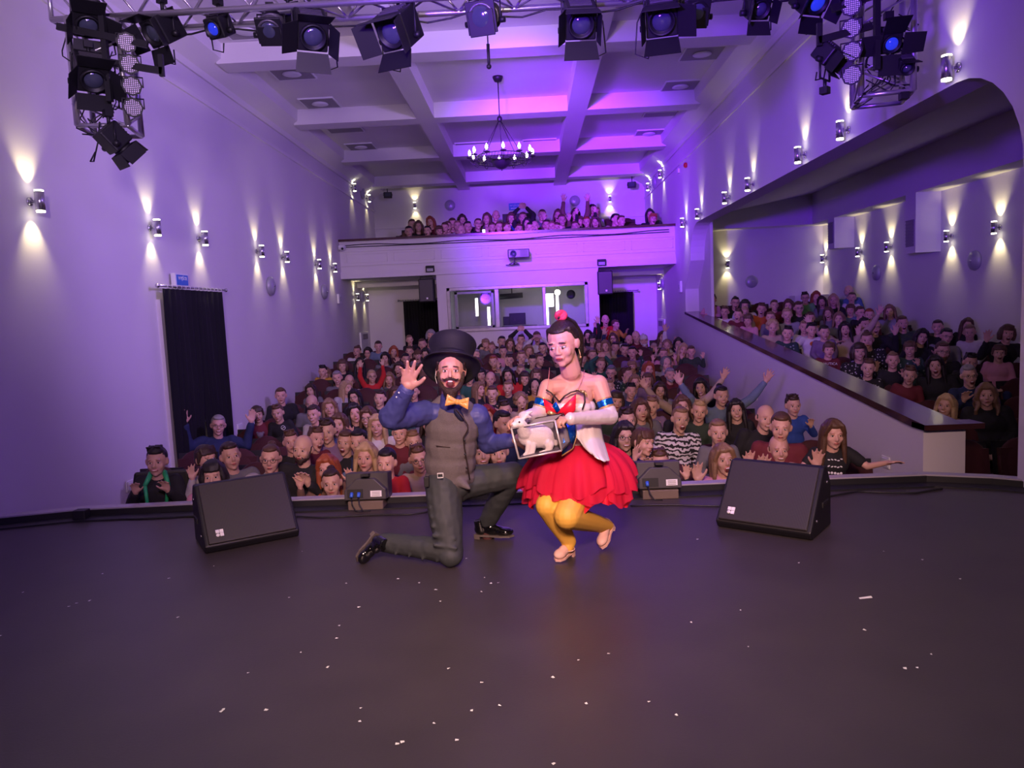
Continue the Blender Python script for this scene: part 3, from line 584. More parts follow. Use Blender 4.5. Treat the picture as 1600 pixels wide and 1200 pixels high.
def profile(px, py, D, yaw, pitch, s, lab, lens='lens_glass', mt='lamp_grey', grp='round profile lamps'):
    p = atD(px, py, D); root = empty('profile_lamp', p, (0, 0, R(yaw))); e = Euler((R(abs(pitch)+14), 0, 0)); g = MB()
    T = Matrix.Rotation(R(90), 4, 'X')
    g.lathe([(s*.35, -s*1.3), (s*.5, -s*1.2), (s*.5, -s*.5), (s*.42, -s*.45), (s*.42, -s*.1), (s*.52, -s*.05), (s*.52, s*.08), (s*.42, s*.08), (s*.4, s*.02)], 20, T); b = obj('barrel', g, mt, root, None, e)
    g = MB(); g.box((0, 0, 0), (s*1.15, s*.12, s*1.15)); g.box((0, -.02, -s*.2), (s*1.0, .01, s*.9)); obj('gel_frame', g, 'lamp_black', b, bevel=.006)
    g = MB(); g.ell((0, -s*.06, 0), (s*.4, s*.12, s*.4)); obj('lens', g, lens, b)
    g = MB()
    for k in range(6): g.lathe([(s*.52, -s*(1.1-.1*k)), (s*.55, -s*(1.08-.1*k)), (s*.52, -s*(1.06-.1*k))], 16, T)
    obj('cooling_fins', g, mt, b); yoke(root, s*.62, s*.9, s*.5, .06, .008); tag(root, lab, 'stage lamp', grp); return root
F = fresnel
F(240, 52, 5.9, -28, -18, .21, 'black barn-door lamp, first on the horizontal truss from the left tower', (25, 70, 10, 35))
F(334, 45, 5.95, -18, -14, .155, 'small lamp with a blue gel near the left end of the truss', (None, None, None, None), 'lens_blue')
profile(421, 48, 5.9, 6, -28, .17, 'grey profile lamp left of the two large barn-door lamps')
p, e = look(449, 24, 6.1, -14, -20); o = empty('floodlight', p, (0, 0, e.z)); g = MB(); g.box((0, 0, 0), (.16, .08, .1)); b = obj('housing', g, 'lamp_black', o, None, (e.x, 0, 0), bevel=.01); g = MB(); g.box((0, -.042, 0), (.13, .01, .07)); obj('reflector', g, 'pale_disc', b); yoke(o, .09, .1, .02, .05, .006); tag(o, 'small floodlight between the profile lamp and the tilted barn-door lamp', 'floodlight')
F(489, 57, 5.8, 24, -26, .235, 'large barn-door lamp tilted to the left with its doors wide open', (40, 55, 55, 20), mt='lamp_black')
F(612, 52, 5.8, -22, -20, .255, 'large barn-door lamp left of the round centre lamp', (5, 35, 55, 10))
profile(752, 27, 5.8, -14, -8, .2, 'round open lamp at the middle of the truss above the hanging microphone')
F(908, 38, 5.8, 2, -22, .235, 'large barn-door lamp with a reddish glint right of the truss middle', (5, 45, 25, 5))
F(1034, 33, 5.8, -12, -22, .24, 'large barn-door lamp with its right door swung open', (5, 30, 10, 62))
profile(1090, 20, 5.9, 4, -20, .165, 'dark profile lamp right of the large barn-door lamps', mt='lamp_black')
F(1188, 14, 5.9, 6, -20, .165, 'small barn-door lamp near the right end of the truss', (20, 55, 15, 15))
F(1277, 4, 5.9, 20, -28, .2, 'dark barn-door lamp at the top beside the right tower', (30, 55, 45, 20), 'lens_blue')
F(138, 40, 5.75, 34, -32, .21, 'upper black barn-door lamp on the left tower', (70, 40, 20, 60), up=False)
F(146, 125, 5.7, 38, -30, .22, 'lower black barn-door lamp on the left tower', (60, 30, 30, 45), lens='lens_glass')
F(1393, 68, 5.75, -8, -16, .15, 'blue-lensed lamp with wide side doors on the right tower', (60, 60, 88, 88), 'lens_blue', dw=1.6)
F(1417, 106, 5.75, -6, -22, .115, 'small square lamp below the blue-lensed lamp on the right tower', (10, None, None, None), up=False)
F(1302, 92, 5.75, 44, -30, .14, 'black tilted lamp left of the round lamps on the right tower', (12, 12, 12, 12), up=False)
F(190, 230, 5.8, 140, 30, .17, 'black lamp turned away at the foot of the left tower', (8, 8, 8, 8))
def par(px, py, lab, grp):
    p = atD(px, py, 5.7); root = empty('led_par', p, (0, 0, R(24 if px < 800 else -22))); e = Euler((R(20), 0, 0)); T = Matrix.Rotation(R(90), 4, 'X'); r = .068
    g = MB(); g.smooth = False; g.lathe([(r*.5, -.09), (r*.95, -.07), (r*1.08, 0), (r*1.08, .012), (r*.9, .012), (r*.88, .0)], 8, T); b = obj('housing', g, 'lamp_black', root, None, e)
    g = MB(); g.smooth = False; g.cone((0, .006, 0), (0, -.006, 0), r*.88, r*.88, 24); obj('led_face', g, 'led_dots', b)
    g = MB(); g.tube([(-r*1.1, .03, 0), (-r*1.1, .06, r*1.2), (r*1.1, .06, r*1.2), (r*1.1, .03, 0)], .006, 6); obj('yoke', g, 'lamp_black', root)
    tag(root, lab, 'stage lamp', grp)
for i, (x, y) in enumerate(((198, 66), (203, 100), (206, 134), (208, 168))): par(x, y, 'round LED lamp on the left tower, '+['topmost of the four', 'second from the top', 'third from the top', 'lowest of the four'][i], 'round LED lamps on the left tower')
for i, (x, y) in enumerate(((1330, 9), (1330, 44), (1331, 80), (1331, 117))): par(x, y, 'round blue-lit LED lamp on the right tower, '+['topmost of the four', 'second from the top', 'third from the top', 'lowest of the four'][i], 'round LED lamps on the right tower')
p = atD(764, 104, 6.0); g = MB(); zt = atD(762, 46, 6.0).z; g.cone((0, 0, 0), (0, 0, zt-p.z+.2), .005, .005, 6); o = obj('hanging_microphone', g, 'cable', None, p); g = MB(); g.cone((0, 0, 0), (0, 0, .17), .011, .013, 10); g.ell((0, 0, 0), .02); obj('capsule', g, 'rubber', o); tag(o, 'black microphone hanging on a cable below the middle of the truss', 'microphone')
# ================================================================== stage monitors
def wedge(name, c, yaw, lab, flip=1):
    # wedge monitor with its slanted grille facing the camera
    o = empty(name, c, (0, 0, R(yaw))); W = .60; g = MB()
    prof = [(-.20, .0), (-.23, .05), (.05, .40), (.12, .40), (.20, .28), (.20, .0)]
    g.prism(prof, -W/2, W/2, 'x'); obj('cabinet', g, 'lamp_black', o, bevel=.012)
    sl = math.atan2(.35, .28); L = math.hypot(.35, .28); cxy = ((-.23+.05)/2-.008*math.sin(sl)*1.6, (.05+.40)/2+.008*math.cos(sl)*1.6)
    g = MB(); g.box((0, 0, 0), (W-.045, L-.02, .02)); q = obj('grille', g, 'speaker_grille', o, (0, cxy[0], cxy[1]), (sl, 0, 0), bevel=.006)
    g = MB(); s = .022
    for a, b in ((0, 0), (1, 0), (1, -1)): g.box((a*.0245, b*.0245, 0), (s, s, .006))
    g.lathe([(.011, -.003), (.0115, 0), (.011, .003)], 14, Matrix.Translation((0, -.0245, 0))); obj('logo', g, 'print_white', q, (-W/2+.085, -L/2+.085, .013))
    for sx in (-1, 1):
        g = MB(); g.box((sx*(W/2+.002), .06, .17), (.012, .12, .035)); obj('handle', g, 'rubber', o, bevel=.004)
        g = MB(); g.cone((sx*W/2, .1, .3), (sx*(W/2+.006), .1, .3), .008, .008, 8); g.cone((sx*W/2, -.12, .1), (sx*(W/2+.006), -.12, .1), .008, .008, 8); obj('screw', g, 'chrome', o)
    tag(o, lab, 'stage monitor', 'large wedge monitors'); return o
a = atZ(322, 866, 0); b = atZ(466, 838, 0); c = (a+b)/2; d = (b-a); yw = math.degrees(math.atan2(d.y, d.x)); n = Vector((-d.y, d.x, 0)).normalized()
wedge('wedge_monitor', tuple(c+n*.2), yw, 'large black wedge monitor on the left of the stage')
a = atZ(1122, 823, 0); b = atZ(1268, 845, 0); c = (a+b)/2; d = (b-a); yw = math.degrees(math.atan2(d.y, d.x)); n = Vector((-d.y, d.x, 0)).normalized()
wedge('wedge_monitor', tuple(c+n*.2), yw, 'large black wedge monitor on the right of the stage')
def small_spk(px, py, lab, plugs):
    p = atD(px, py, 5.5); b0 = atZ(px, py+25, 0); c = (b0.x, 5.5, 0); o = empty('fill_speaker', c, (0, 0, 0))
    g = MB(); g.box((.0, .06, .035), (.27, .2, .07)); obj('wooden_block', g, 'block_brown', o, bevel=.006)
    g = MB(); g.box((0, 0.1, .175), (.33, .16, .2)); g.prism([(-.16, .075), (.16, .075), (.16, .15), (.07, .235), (-.07, .235), (-.16, .15)], -.05, .03, 'y'); q = obj('cabinet', g, 'lamp_grey2', o, None, (R(-8), 0, 0), bevel=.008)
    g = MB(); g.box((-.075, -.052, .125), (.12, .01, .065)); obj('socket_recess', g, 'rubber', q)
    g = MB(); g.box((0, -.02, .262), (.06, .07, .02)); obj('top_bracket', g, 'lamp_black', q)
    g = MB(); g.box((.085, -.053, .12), (.085, .006, .045)); lb = obj('rating_label', g, 'print_white', q)
    g = MB()
    for k in range(3): g.box((.085, -.057, .107+k*.012), (.06, .002, .003))
    obj('label_lines', g, 'print_black', lb)
    for i in range(plugs):
        x = -.1+i*.055; g = MB(); g.cone((x, -.055, .13), (x, -.075, .10), .014, .012, 10); pl = obj('plug', g, 'plug_blue', q); g = MB(); g.tube([(x, -.075, .10), (x+.01, -.1, .05), (x+.04, -.11, .0), (x+.1, -.12, -.0)], .005, 6); obj('plug_cable', g, 'cable', pl)
    tag(o, lab, 'loudspeaker', 'small fill speakers on the stage edge')
mat('block_brown', (.16, .12, .09), .6, noise=.2); mat('lamp_grey2', (.055, .05, .055), .45, noise=.1)
small_spk(572, 772, 'small box speaker on a block at the stage edge, left of the kneeling man', 2); small_spk(1034, 757, 'small box speaker on a block at the stage edge, right of the woman', 1)
# cables along the lip
for i, (pts, lab) in enumerate((([(120, 812), (160, 803), (300, 801), (420, 806), (500, 808), (560, 806), (640, 803), (680, 797)], 'black cable lying along the left half of the stage lip'), ([(985, 790), (1060, 789), (1120, 790), (1200, 788), (1300, 775), (1340, 767), (1430, 770), (1480, 762)], 'black cable lying along the right half of the stage lip'))):
    g = MB(); P = []
    for x, y in pts: q = atZ(x, y, .008); P.append((q.x, min(q.y, 5.44), .008))
    Q = []
    for a, b in zip(P, P[1:]):
        for k in range(6): t = k/6; Q.append((a[0]+(b[0]-a[0])*t, a[1]+(b[1]-a[1])*t+.01*math.sin((a[0]+(b[0]-a[0])*t)*9), .008))
    g.tube(Q, .007, 6); tag(obj('floor_cable', g, 'cable'), lab, 'cable')
g = MB(); q = atZ(128, 812, 0); g.box((q.x, q.y, .04), (.1, .08, .08)); tag(obj('cable_box', g, 'black_paint', bevel=.006), 'small black cable box at the left of the stage lip', 'box')
# confetti on the stage
conf = [(36, 926), (108, 948), (120, 943), (140, 939), (160, 897), (278, 965), (0, 994), (264, 904), (334, 885), (416, 1110), (346, 1112), (349, 1109), (472, 862), (512, 1043), (452, 934), (541, 912), (561, 949), (622, 905), (655, 911), (681, 922), (688, 940), (729, 873), (752, 925), (757, 903), (767, 912), (779, 911), (530, 978), (526, 998), (470, 1020), (388, 1052), (564, 1107), (562, 1128), (678, 1131), (621, 1163), (629, 1160), (714, 1157), (737, 1111), (753, 1067), (781, 1103), (701, 1045), (865, 1194), (864, 1059), (904, 1032), (951, 1022), (1014, 1097), (1057, 1118), (916, 1100), (1090, 843), (960, 830), (1157, 954), (1169, 1011), (1351, 985), (1381, 862), (1441, 875), (1455, 1023), (1414, 1045), (1433, 1044), (1500, 905), (1248, 880), (1080, 973), (985, 940), (834, 1131), (792, 1148), (645, 968), (600, 912), (570, 893), (1150, 1083), (1290, 1050), (1534, 948), (28, 1096), (90, 1145), (235, 1110), (410, 948), (360, 1180), (455, 1172), (1110, 1175), (1230, 1140), (1378, 1115), (1470, 1180), (1575, 1090), (180, 870), (835, 930), (1210, 955)]
cm = MB(); cm.smooth = False; cm.add([(-.006, -.006, .001), (.007, -.005, .003), (.006, .007, .001), (-.007, .005, .002)], [(0, 1, 2, 3)]); cme = cm.mesh('confetti', 'confetti'); rnd = random.Random(3)
for x, y in conf[:60]:
    q = atZ(x, y, 0); q.z = .001; o = link('confetti_piece', cme, None, q, (0, 0, rnd.uniform(0, 6))); s = rnd.uniform(.7, 1.25); o.scale = (s, s*rnd.uniform(.5, 1), 1)
    wx = 'left' if x < 533 else ('middle' if x < 1066 else 'right'); wy = 'near the monitors' if y < 960 else ('nearest the camera' if y > 1080 else 'halfway to the camera')
    tag(o, f'tiny white paper confetti piece on the dark stage floor, {wx} part, {wy}', 'confetti', f'confetti on the stage floor, {wx}, {wy}')
q = atZ(1352, 934, .001); g = MB(); g.smooth = False; g.add([(-.033, -.01, 0), (.03, -.012, .002), (.034, .008, .004), (-.03, .006, .001)], [(0, 1, 2, 3)]); tag(obj('paper_scrap', g, 'confetti', None, q, (0, 0, .1)), 'larger white paper scrap lying alone on the right of the stage', 'paper')
# ================================================================== people: building tools
def skinmat(name, col, objcol=False):
    return mat(name, col, .52, noise=.05, nscale=18, objcol=objcol, sub=.0)
skinmat('skin', (.62, .36, .27), True); mat('cloth', (.5, .5, .5), .85, noise=.14, nscale=14, objcol=True, bump=.25, bscale=35)
mat('hair', (.05, .03, .02), .5, noise=.35, nscale=40, objcol=True, bump=.5, bscale=90)
mat('eye_white', (.75, .7, .68), .3); mat('eye_dark', (.02, .012, .01), .2); mat('lip', (.42, .11, .10), .45); mat('tooth', (.8, .76, .7), .4); mat('mouth_dark', (.09, .015, .015), .6)
mat('spectacle', (.02, .018, .02), .3)
DG = None
def blob(name, mb, mats, voxel, smooth=3, dec=None, fac=.5, disp=0, dscale=.1):
    me = mb.mesh(name+'_src', []); o = bpy.data.objects.new('tmp', me); COL.objects.link(o)
    r = o.modifiers.new('r', 'REMESH'); r.mode = 'VOXEL'; r.voxel_size = voxel; r.use_smooth_shade = True
    if smooth: s = o.modifiers.new('s', 'SMOOTH'); s.iterations = smooth; s.factor = fac
    if disp:
        t = bpy.data.textures.new(name, 'CLOUDS'); t.noise_scale = dscale; t.noise_depth = 1
        d = o.modifiers.new('d', 'DISPLACE'); d.texture = t; d.strength = disp; d.mid_level = .5
    if dec: q = o.modifiers.new('q', 'DECIMATE'); q.ratio = dec
    bpy.context.view_layer.update()
    out = bpy.data.meshes.new_from_object(o.evaluated_get(bpy.context.evaluated_depsgraph_get())); out.name = name
    bpy.data.objects.remove(o); bpy.data.meshes.remove(me); out.materials.clear()
    for x in (mats if isinstance(mats, (list, tuple)) else [mats]): out.materials.append(M[x])
    out.polygons.foreach_set('use_smooth', [True]*len(out.polygons)); return out
def join(me, mb, name=None):
    # adds the small hard-edged islands (eyes, lips) to a finished skin mesh, as one mesh
    import bmesh
    b = bmesh.new(); b.from_mesh(me); n0 = len(b.faces); vs = [b.verts.new(v) for v in mb.v]
    for f, mi, sm in zip(mb.f, mb.m, mb.sm):
        try: q = b.faces.new([vs[i] for i in f]); q.material_index = mi; q.smooth = sm
        except ValueError: pass
    b.to_mesh(me); b.free(); return me
BODY_MATS = ['skin', 'eye_white', 'eye_dark', 'lip', 'tooth', 'mouth_dark', 'hair']
def head(mb, det, T, mouth='closed', jaw=1.0, eyes=1.0, nose=1.0, gaze=(0, 0), brow=False, lid=0.0):
    """mb gets the skin volumes, det the eyes and lips; T places the head (centre between the ears, face to -Y)."""
    mb.T = T; det.T = T; dn = -.018 if mouth == 'open' else 0
    mb.ell((0, .012, .022), (.077, .093, .092)); mb.ell((0, -.018, -.028), (.064, .072, .084)); mb.ell((0, -.034, -.078+dn*.6), (.046*jaw, .046, .036)); mb.ell((0, -.064, -.1+dn), (.021*jaw, .017, .016))
    for s in (-1, 1):
        mb.ell((s*.037, -.055, -.034), (.024, .024, .028)); mb.ell((s*.079, .008, -.012), (.010, .020, .030), Euler((0, s*.15, s*-.3))); mb.ell((s*.03, -.078, .020), (.020, .012, .008)); mb.ell((s*.011, -.094, -.036), (.008, .009, .007))
    mb.cone((0, -.082, .008), (0, -.107*nose, -.030), .007, .011, 8); mb.ell((0, -.105*nose, -.032), (.011, .011, .009))
    mb.ell((0, -.082, -.062), (.026, .012, .014)); mb.cap((0, .018, -.06), (0, .034, -.17), .052, .056)
    for s in (-1, 1):
        det.cur = 1; det.ell((s*.030, -.0765, -.002), (.0135*eyes, .0100, .0062*eyes), None, 10, 6); det.cur = 2; det.ell((s*.030+gaze[0], -.0842, -.002+gaze[1]), (.0062, .005, .0066*eyes), None, 8, 6)
        det.cur = 0; det.ell((s*.030, -.0775, .0052*eyes+lid), (.0155*eyes, .0105, .0052), Euler((R(-12), 0, 0)), 10, 6)
        det.cur = 2; det.ell((s*.030, -.0835, .0050*eyes+lid*.6), (.0145*eyes, .006, .0014), None, 8, 5)
        det.cur = 6; det.ell((s*.031, -.0895, .0225), (.0185, .005, .0035 if not brow else .005), Euler((0, s*.16, s*.35)), 8, 5)
    if mouth == 'closed':
        det.cur = 3; det.ell((0, -.0925, -.0605), (.021, .006, .0036), None, 10, 6); det.ell((0, -.0918, -.0672), (.017, .006, .0040), None, 10, 6); det.cur = 5; det.ell((0, -.0955, -.064), (.020, .004, .0012), None, 8, 5)
    elif mouth == 'smile':
        det.cur = 3; det.ell((0, -.0895, -.062), (.028, .007, .0095), None, 12, 6); det.cur = 4; det.ell((0, -.0935, -.0612), (.021, .004, .0045), None, 10, 6)
    else:
        det.cur = 3; det.ell((0, -.091, -.072), (.026, .009, .0225), None, 14, 8); det.cur = 5; det.ell((0, -.0965, -.074), (.0205, .005, .0175), None, 12, 8); det.cur = 4; det.ell((0, -.0995, -.0605), (.016, .003, .005), None, 10, 5)
    mb.T = None; det.T = None; det.cur = 0
def hand(mb, wrist, fdir, palm, thumb_side, s=1.0, spread=.16, curl=.25, rscale=1.0, curls=None):
    """five separate fingers; fdir along the hand, palm = normal out of the palm, thumb_side = +-1 along f x palm."""
    f = Vector(fdir).normalized(); p = Vector(palm); p = (p-f*p.dot(f)).normalized(); sd = f.cross(p)*thumb_side; w = Vector(wrist)
    R3 = Matrix((sd, f, p)).transposed()
    T = Matrix.Translation(w) @ R3.to_4x4() @ Matrix.Scale(s, 4); old = mb.T; mb.T = (old @ T) if old else T
    mb.ell((0, .045, 0), (.041, .052, .014)); mb.box((0, .055, 0), (.072, .066, .018)); mb.cap((0, -.02, 0), (0, .02, 0), .024, .027, 10); mb.ell((.024, .028, .006), (.018, .03, .014))
    names = ((.031, .072, .27), (.0105, .081, .09), (-.0105, .076, -.07), (-.030, .06, -.24))
    for i, (x, L, a) in enumerate(names):
        a = a*spread/.16; c = (curls[i] if curls else curl)*(1+.12*i); r = .0092*rscale*(1 if i < 3 else .88)
        b = Vector((x, .086-(.006 if i == 3 else 0)-.004*abs(i-1), 0)); d = Vector((math.sin(a), math.cos(a), 0)); pts = [b-d*.012, b]; ang = 0
        for k, l in enumerate((.46, .31, .23)):
            ang += c*(.7 if k == 0 else 1.0); dd = Vector((d.x*math.cos(ang), d.y*math.cos(ang), math.sin(ang))); pts.append(pts[-1]+dd*L*l)
        mb.chain(pts, [r*1.05, r*1.08, r, r*.93, r*.78], 8)
    pts = [Vector((.022, .015, .004)), Vector((.046, .042, .010)), Vector((.066, .064, .014)), Vector((.077, .088, .018))]
    if spread > .2: pts = [Vector((.022, .015, .004)), Vector((.052, .034, .010)), Vector((.080, .050, .014)), Vector((.102, .066, .016))]
    mb.chain(pts, [.014, .0118*rscale, .0105*rscale, .0085*rscale], 8); mb.T = old
# arm poses: elbow, wrist, finger direction, palm normal for the +X side
ARM = {'rest': ((.235, .01, .33), (.10, -.22, .17), (-.5, -.8, -.1), (0, -.1, -1)), 'up': ((.30, -.10, .40), (.27, -.20, .64), (.1, -.1, 1), (0, -1, 0)), 'high': ((.27, -.06, .80), (.25, -.12, 1.03), (.1, -.1, 1), (0, -1, 0)),
       'vee': ((.37, -.03, .72), (.52, -.08, .93), (.5, -.05, 1), (0, -1, 0)), 'claw': ((.25, -.14, .37), (.15, -.32, .53), (-.1, -.45, .9), (0, -1, -.3)), 'fold': ((.25, -.17, .36), (.02, -.32, .37), (-1, -.1, 0), (0, -.2, -1)),
       'wide': ((.33, -.10, .44), (.47, -.24, .52), (.8, -.5, .2), (0, -.5, -.9)), 'hail': ((.33, -.05, .50), (.38, -.10, .80), (.1, -.05, 1), (0, -1, 0)), 'eyes': ((.27, -.18, .60), (.11, -.16, .74), (-.75, .1, .55), (0, .3, -1)), 'top': ((.24, -.03, .82), (.07, -.05, .98), (-.8, 0, .6), (0, -1, -.3))}
POSE = {'r': ('rest', 'rest'), 'u': ('up', 'up'), 'U': ('rest', 'up'), 'h': ('high', 'high'), 'H': ('rest', 'high'), 'v': ('vee', 'vee'), 'c': ('claw', 'claw'), 'C': ('rest', 'claw'), 'f': ('fold', 'fold'), 'w': ('wide', 'wide'), 'e': ('eyes', 'eyes'), 't': ('top', 'top'), 'x': ('claw', 'high'), 'q': ('hail', 'hail')}
HS = {1: 1.06, 0: .98}
HC = {1: Vector((0, -.03, .765)), 0: Vector((0, -.025, .60))}      # head centres above the seat for adults / children
def arm_pts(side, arm, b):
    e, w_, f, p = ARM[arm]; S = Vector((side, 1, 1)); m3 = lambda v: Vector((v[0]*side, v[1], v[2]))
    return m3((.165, .01, .565))*b, m3(e)*b, m3(w_)*b, m3(f), m3(p)
_cache = {}
def body_mesh(age, pose, mouth):
    k = ('b', age, pose, mouth)
    if k in _cache: return _cache[k]
    b = 1.0 if age else .76; hs = HS[age]; g = MB(); d = MB(); V = lambda x, y, z: (x*b, y*b, z*b)
    head(g, d, Matrix.Translation(HC[age]) @ Matrix.Scale(hs, 4), mouth)
    g.ell(V(0, 0, .10), V(.15, .11, .11)); g.ell(V(0, .01, .30), V(.125, .09, .17)); g.ell(V(0, .005, .47), V(.145, .09, .13)); g.cap(V(-.13, .01, .56), V(.13, .01, .56), .05*b, .05*b); g.cap(V(0, .01, .56), V(0, 0, .66), .06*b, .05*b)
    for sd, a in zip((-1, 1), POSE[pose]):
        s, e, w_, f, p = arm_pts(sd, a, b); g.chain([s, e, w_], [.046*b, .038*b, .026*b], 10)
        cl = {'claw': .35, 'rest': .4, 'fold': .3, 'eyes': .25, 'top': .3}.get(a, .12); sp = .2 if a in ('up', 'high', 'vee', 'wide', 'claw') else .1
        hand(g, w_, f, p, -sd, 1.0*b*1.02, sp, cl, 1.12)
    me = blob('person', g, BODY_MATS, .0085 if age else .0075, 2, .55); join(me, d); _cache[k] = me; return me
def shirt_mesh(age, pose, short=False, bulk=1.0):
    k = ('s', age, pose, short, bulk)
    if k in _cache: return _cache[k]
    b = (1.0 if age else .76); q = b*bulk; g = MB(); V = lambda x, y, z: (x*q, y*q, z*b)
    g.ell(V(0, 0, .10), V(.175, .135, .125)); g.ell(V(0, .005, .28), V(.155, .115, .19)); g.ell(V(0, .0, .45), V(.178, .118, .15)); g.cap(V(-.135, .01, .548), V(.135, .01, .548), .068*b, .068*b); g.cap((0, .012*b, .56*b), (0, .01*b, .605*b), .078*b, .062*b)
    for sd, a in zip((-1, 1), POSE[pose]):
        s, e, w_, f, p = arm_pts(sd, a, b)
        if short: g.chain([s, s+(e-s)*.62], [.068*b, .062*b], 10)
        else: g.chain([s, e, e+(w_-e)*.88], [.066*q, .056*q, .040*q], 10)
    me = blob('shirt', g, ['cloth'], .014, 2, .6, disp=.018*b, dscale=.09); _cache[k] = me; return me
def legs_mesh(age):
    k = ('l', age)
    if k in _cache: return _cache[k]
    b = 1.0 if age else .76; g = MB(); V = lambda x, y, z: (x*b, y*b, z*b)
    for s in (-1, 1): g.chain([V(s*.09, 0, .06), V(s*.12, -.40, .07), V(s*.12, -.42, -.34)], [.088*b, .066*b, .045*b], 10); g.cap(V(s*.12, -.42, -.40), V(s*.13, -.54, -.42), .042*b, .034*b)
    me = blob('trousers', g, ['cloth'], .018, 2, .7); _cache[k] = me; return me
def hair_mesh(st):
    k = ('h', st)
    if k in _cache: return _cache[k]
    g = MB(); rnd = random.Random(st)
    def capb(dz=0, fr=0): g.ell((0, .022, .030+dz), (.0835, .098, .094)); g.ell((0, .05, -.005), (.080, .070, .07)); g.ell((0, -.018-fr, .085), (.066, .066, .034), Euler((R(14), 0, 0)))
    if st in 'SB':
        g.ell((0, .024, .034), (.081, .095, .089)); g.ell((0, .05, .0), (.076, .064, .06)); g.ell((0, -.02, .088), (.062, .062, .026), Euler((R(10), 0, 0)))
        if st == 'B':
            for i in range(26): x = rnd.uniform(-.055, .055); g.cap((x, rnd.uniform(-.05, .05), .098), (x*1.1, rnd.uniform(-.075, .04), .122), .014, .008, 6)
    elif st == 'F':
        capb(); 
        for i in range(15): x = -.058+i*.0083; g.cap((x, -.045, .095), (x*1.08, -.088+abs(x)*.35, .045+rnd.uniform(-.006, .006)), .015, .008, 6)
        for s in (-1, 1): g.cap((s*.07, -.02, .06), (s*.08, -.01, -.02), .02, .012, 8)
    elif st in 'LWD':
        capb(); L = {'L': -.27, 'W': -.22, 'D': -.16}[st]; wv = .014 if st == 'W' else 0
        for i in range(22):
            a = R(-28+ i*(236/21)); x, y = .078*math.cos(a), .02+.085*math.sin(a); pts = [(x*.9, y*.9, .05)]
            for j in range(1, 6):
                t = j/5; z = .05+(L-.05)*t; pts.append((x*(1+.28*t)+wv*math.sin(j*2.1+i), y*(1-.1*t)+(.02 if y > .0 else -.015)*t+wv*math.cos(j*2+i), z+rnd.uniform(-.012, .012)))
            g.chain(pts, [.024, .025, .024, .022, .018, .010], 7)
        for s in (-1, 1): g.chain([(s*.012, -.03, .115), (s*.055, -.07, .075), (s*.078, -.045, .01)], [.018, .017, .016], 8)
    elif st == 'O':
        capb()
        for i in range(20):
            a = R(-30+i*(240/19)); x, y = .08*math.cos(a), .02+.086*math.sin(a); g.chain([(x*.9, y*.9, .05), (x*1.12, y*1.02, -.02), (x*1.1, y, -.085)], [.024, .027, .020], 7)
        for i in range(9): x = -.05+i*.0125; g.cap((x, -.045, .095), (x*1.05, -.086+abs(x)*.3, .05), .014, .009, 6)
    elif st in 'UP':
        g.ell((0, .022, .028), (.0805, .094, .090)); g.ell((0, -.02, .088), (.06, .06, .024), Euler((R(12), 0, 0)))
        if st == 'U': g.ell((0, .09, .10), (.036, .034, .032))
        else: g.chain([(0, .10, .075), (0, .15, .03), (.02, .15, -.10), (.02, .12, -.18)], [.022, .032, .028, .012], 8)
    elif st == 'N':
        g.ell((0, .045, -.012), (.0815, .066, .045))
        for s in (-1, 1): g.ell((s*.072, .01, .0), (.012, .03, .03))
    elif st == 'C':
        for i in range(60):
            a = rnd.uniform(0, 6.28); e = rnd.uniform(-.5, 1.5); x, y, z = .09*math.cos(a)*math.cos(e), .03+.1*math.sin(a)*math.cos(e), .02+.1*math.sin(e)
            if y < -.04 and z < .07: continue
            g.ell((x, y, z), rnd.uniform(.022, .036), None, 8, 6)
        g.ell((0, .03, .03), (.08, .09, .09))
    elif st == 'K': g.ell((0, .012, .052), (.088, .102, .078)); g.ell((0, -.02, .035), (.086, .082, .022)); g.ell((0, .01, .135), (.02, .02, .015))
    elif st == 'Q': g.ell((0, .03, .02), (.098, .1, .108)); g.ell((0, .07, -.08), (.09, .07, .08)); 
    me = blob('hair', g, ['hair' if st not in 'KQ' else 'cloth'], .008 if st in 'LWDOC' else .007, 1, .5); _cache[k] = me; return me
def glasses_mesh():
    if 'g' in _cache: return _cache['g']
    g = MB()
    for s in (-1, 1):
        g.tube([(s*.031+.0195*math.cos(a), -.0975, -.003+.016*math.sin(a)) for a in [2*math.pi*i/14 for i in range(14)]], .0018, 5, True); g.tube([(s*.050, -.0965, .004), (s*.078, -.06, .004), (s*.082, .01, .0)], .0017, 5)
    g.tube([(-.012, -.098, .0), (0, -.1, .003), (.012, -.098, .0)], .0017, 5); me = g.mesh('glasses', 'spectacle'); _cache['g'] = me; return me
def beard_mesh():
    if 'bd' in _cache: return _cache['bd']
    g = MB(); g.ell((0, -.045, -.088), (.056, .048, .034)); g.ell((0, -.068, -.108), (.03, .024, .026))
    for s in (-1, 1): g.cap((s*.06, -.03, -.07), (s*.072, -.01, -.02), .018, .010, 8); g.cap((s*.0, -.094, -.050), (s*.028, -.086, -.064), .006, .005, 8)
    me = blob('beard', g, ['hair'], .006, 2); _cache['bd'] = me; return me
HAIRC = {'k': (.012, .009, .009), 'd': (.035, .018, .012), 'm': (.09, .045, .025), 'l': (.22, .13, .07), 'y': (.42, .29, .15), 'g': (.28, .26, .26), 'r': (.30, .07, .025), 'R': (.22, .015, .02), 'w': (.6, .58, .57), 'G': (.15, .17, .14)}
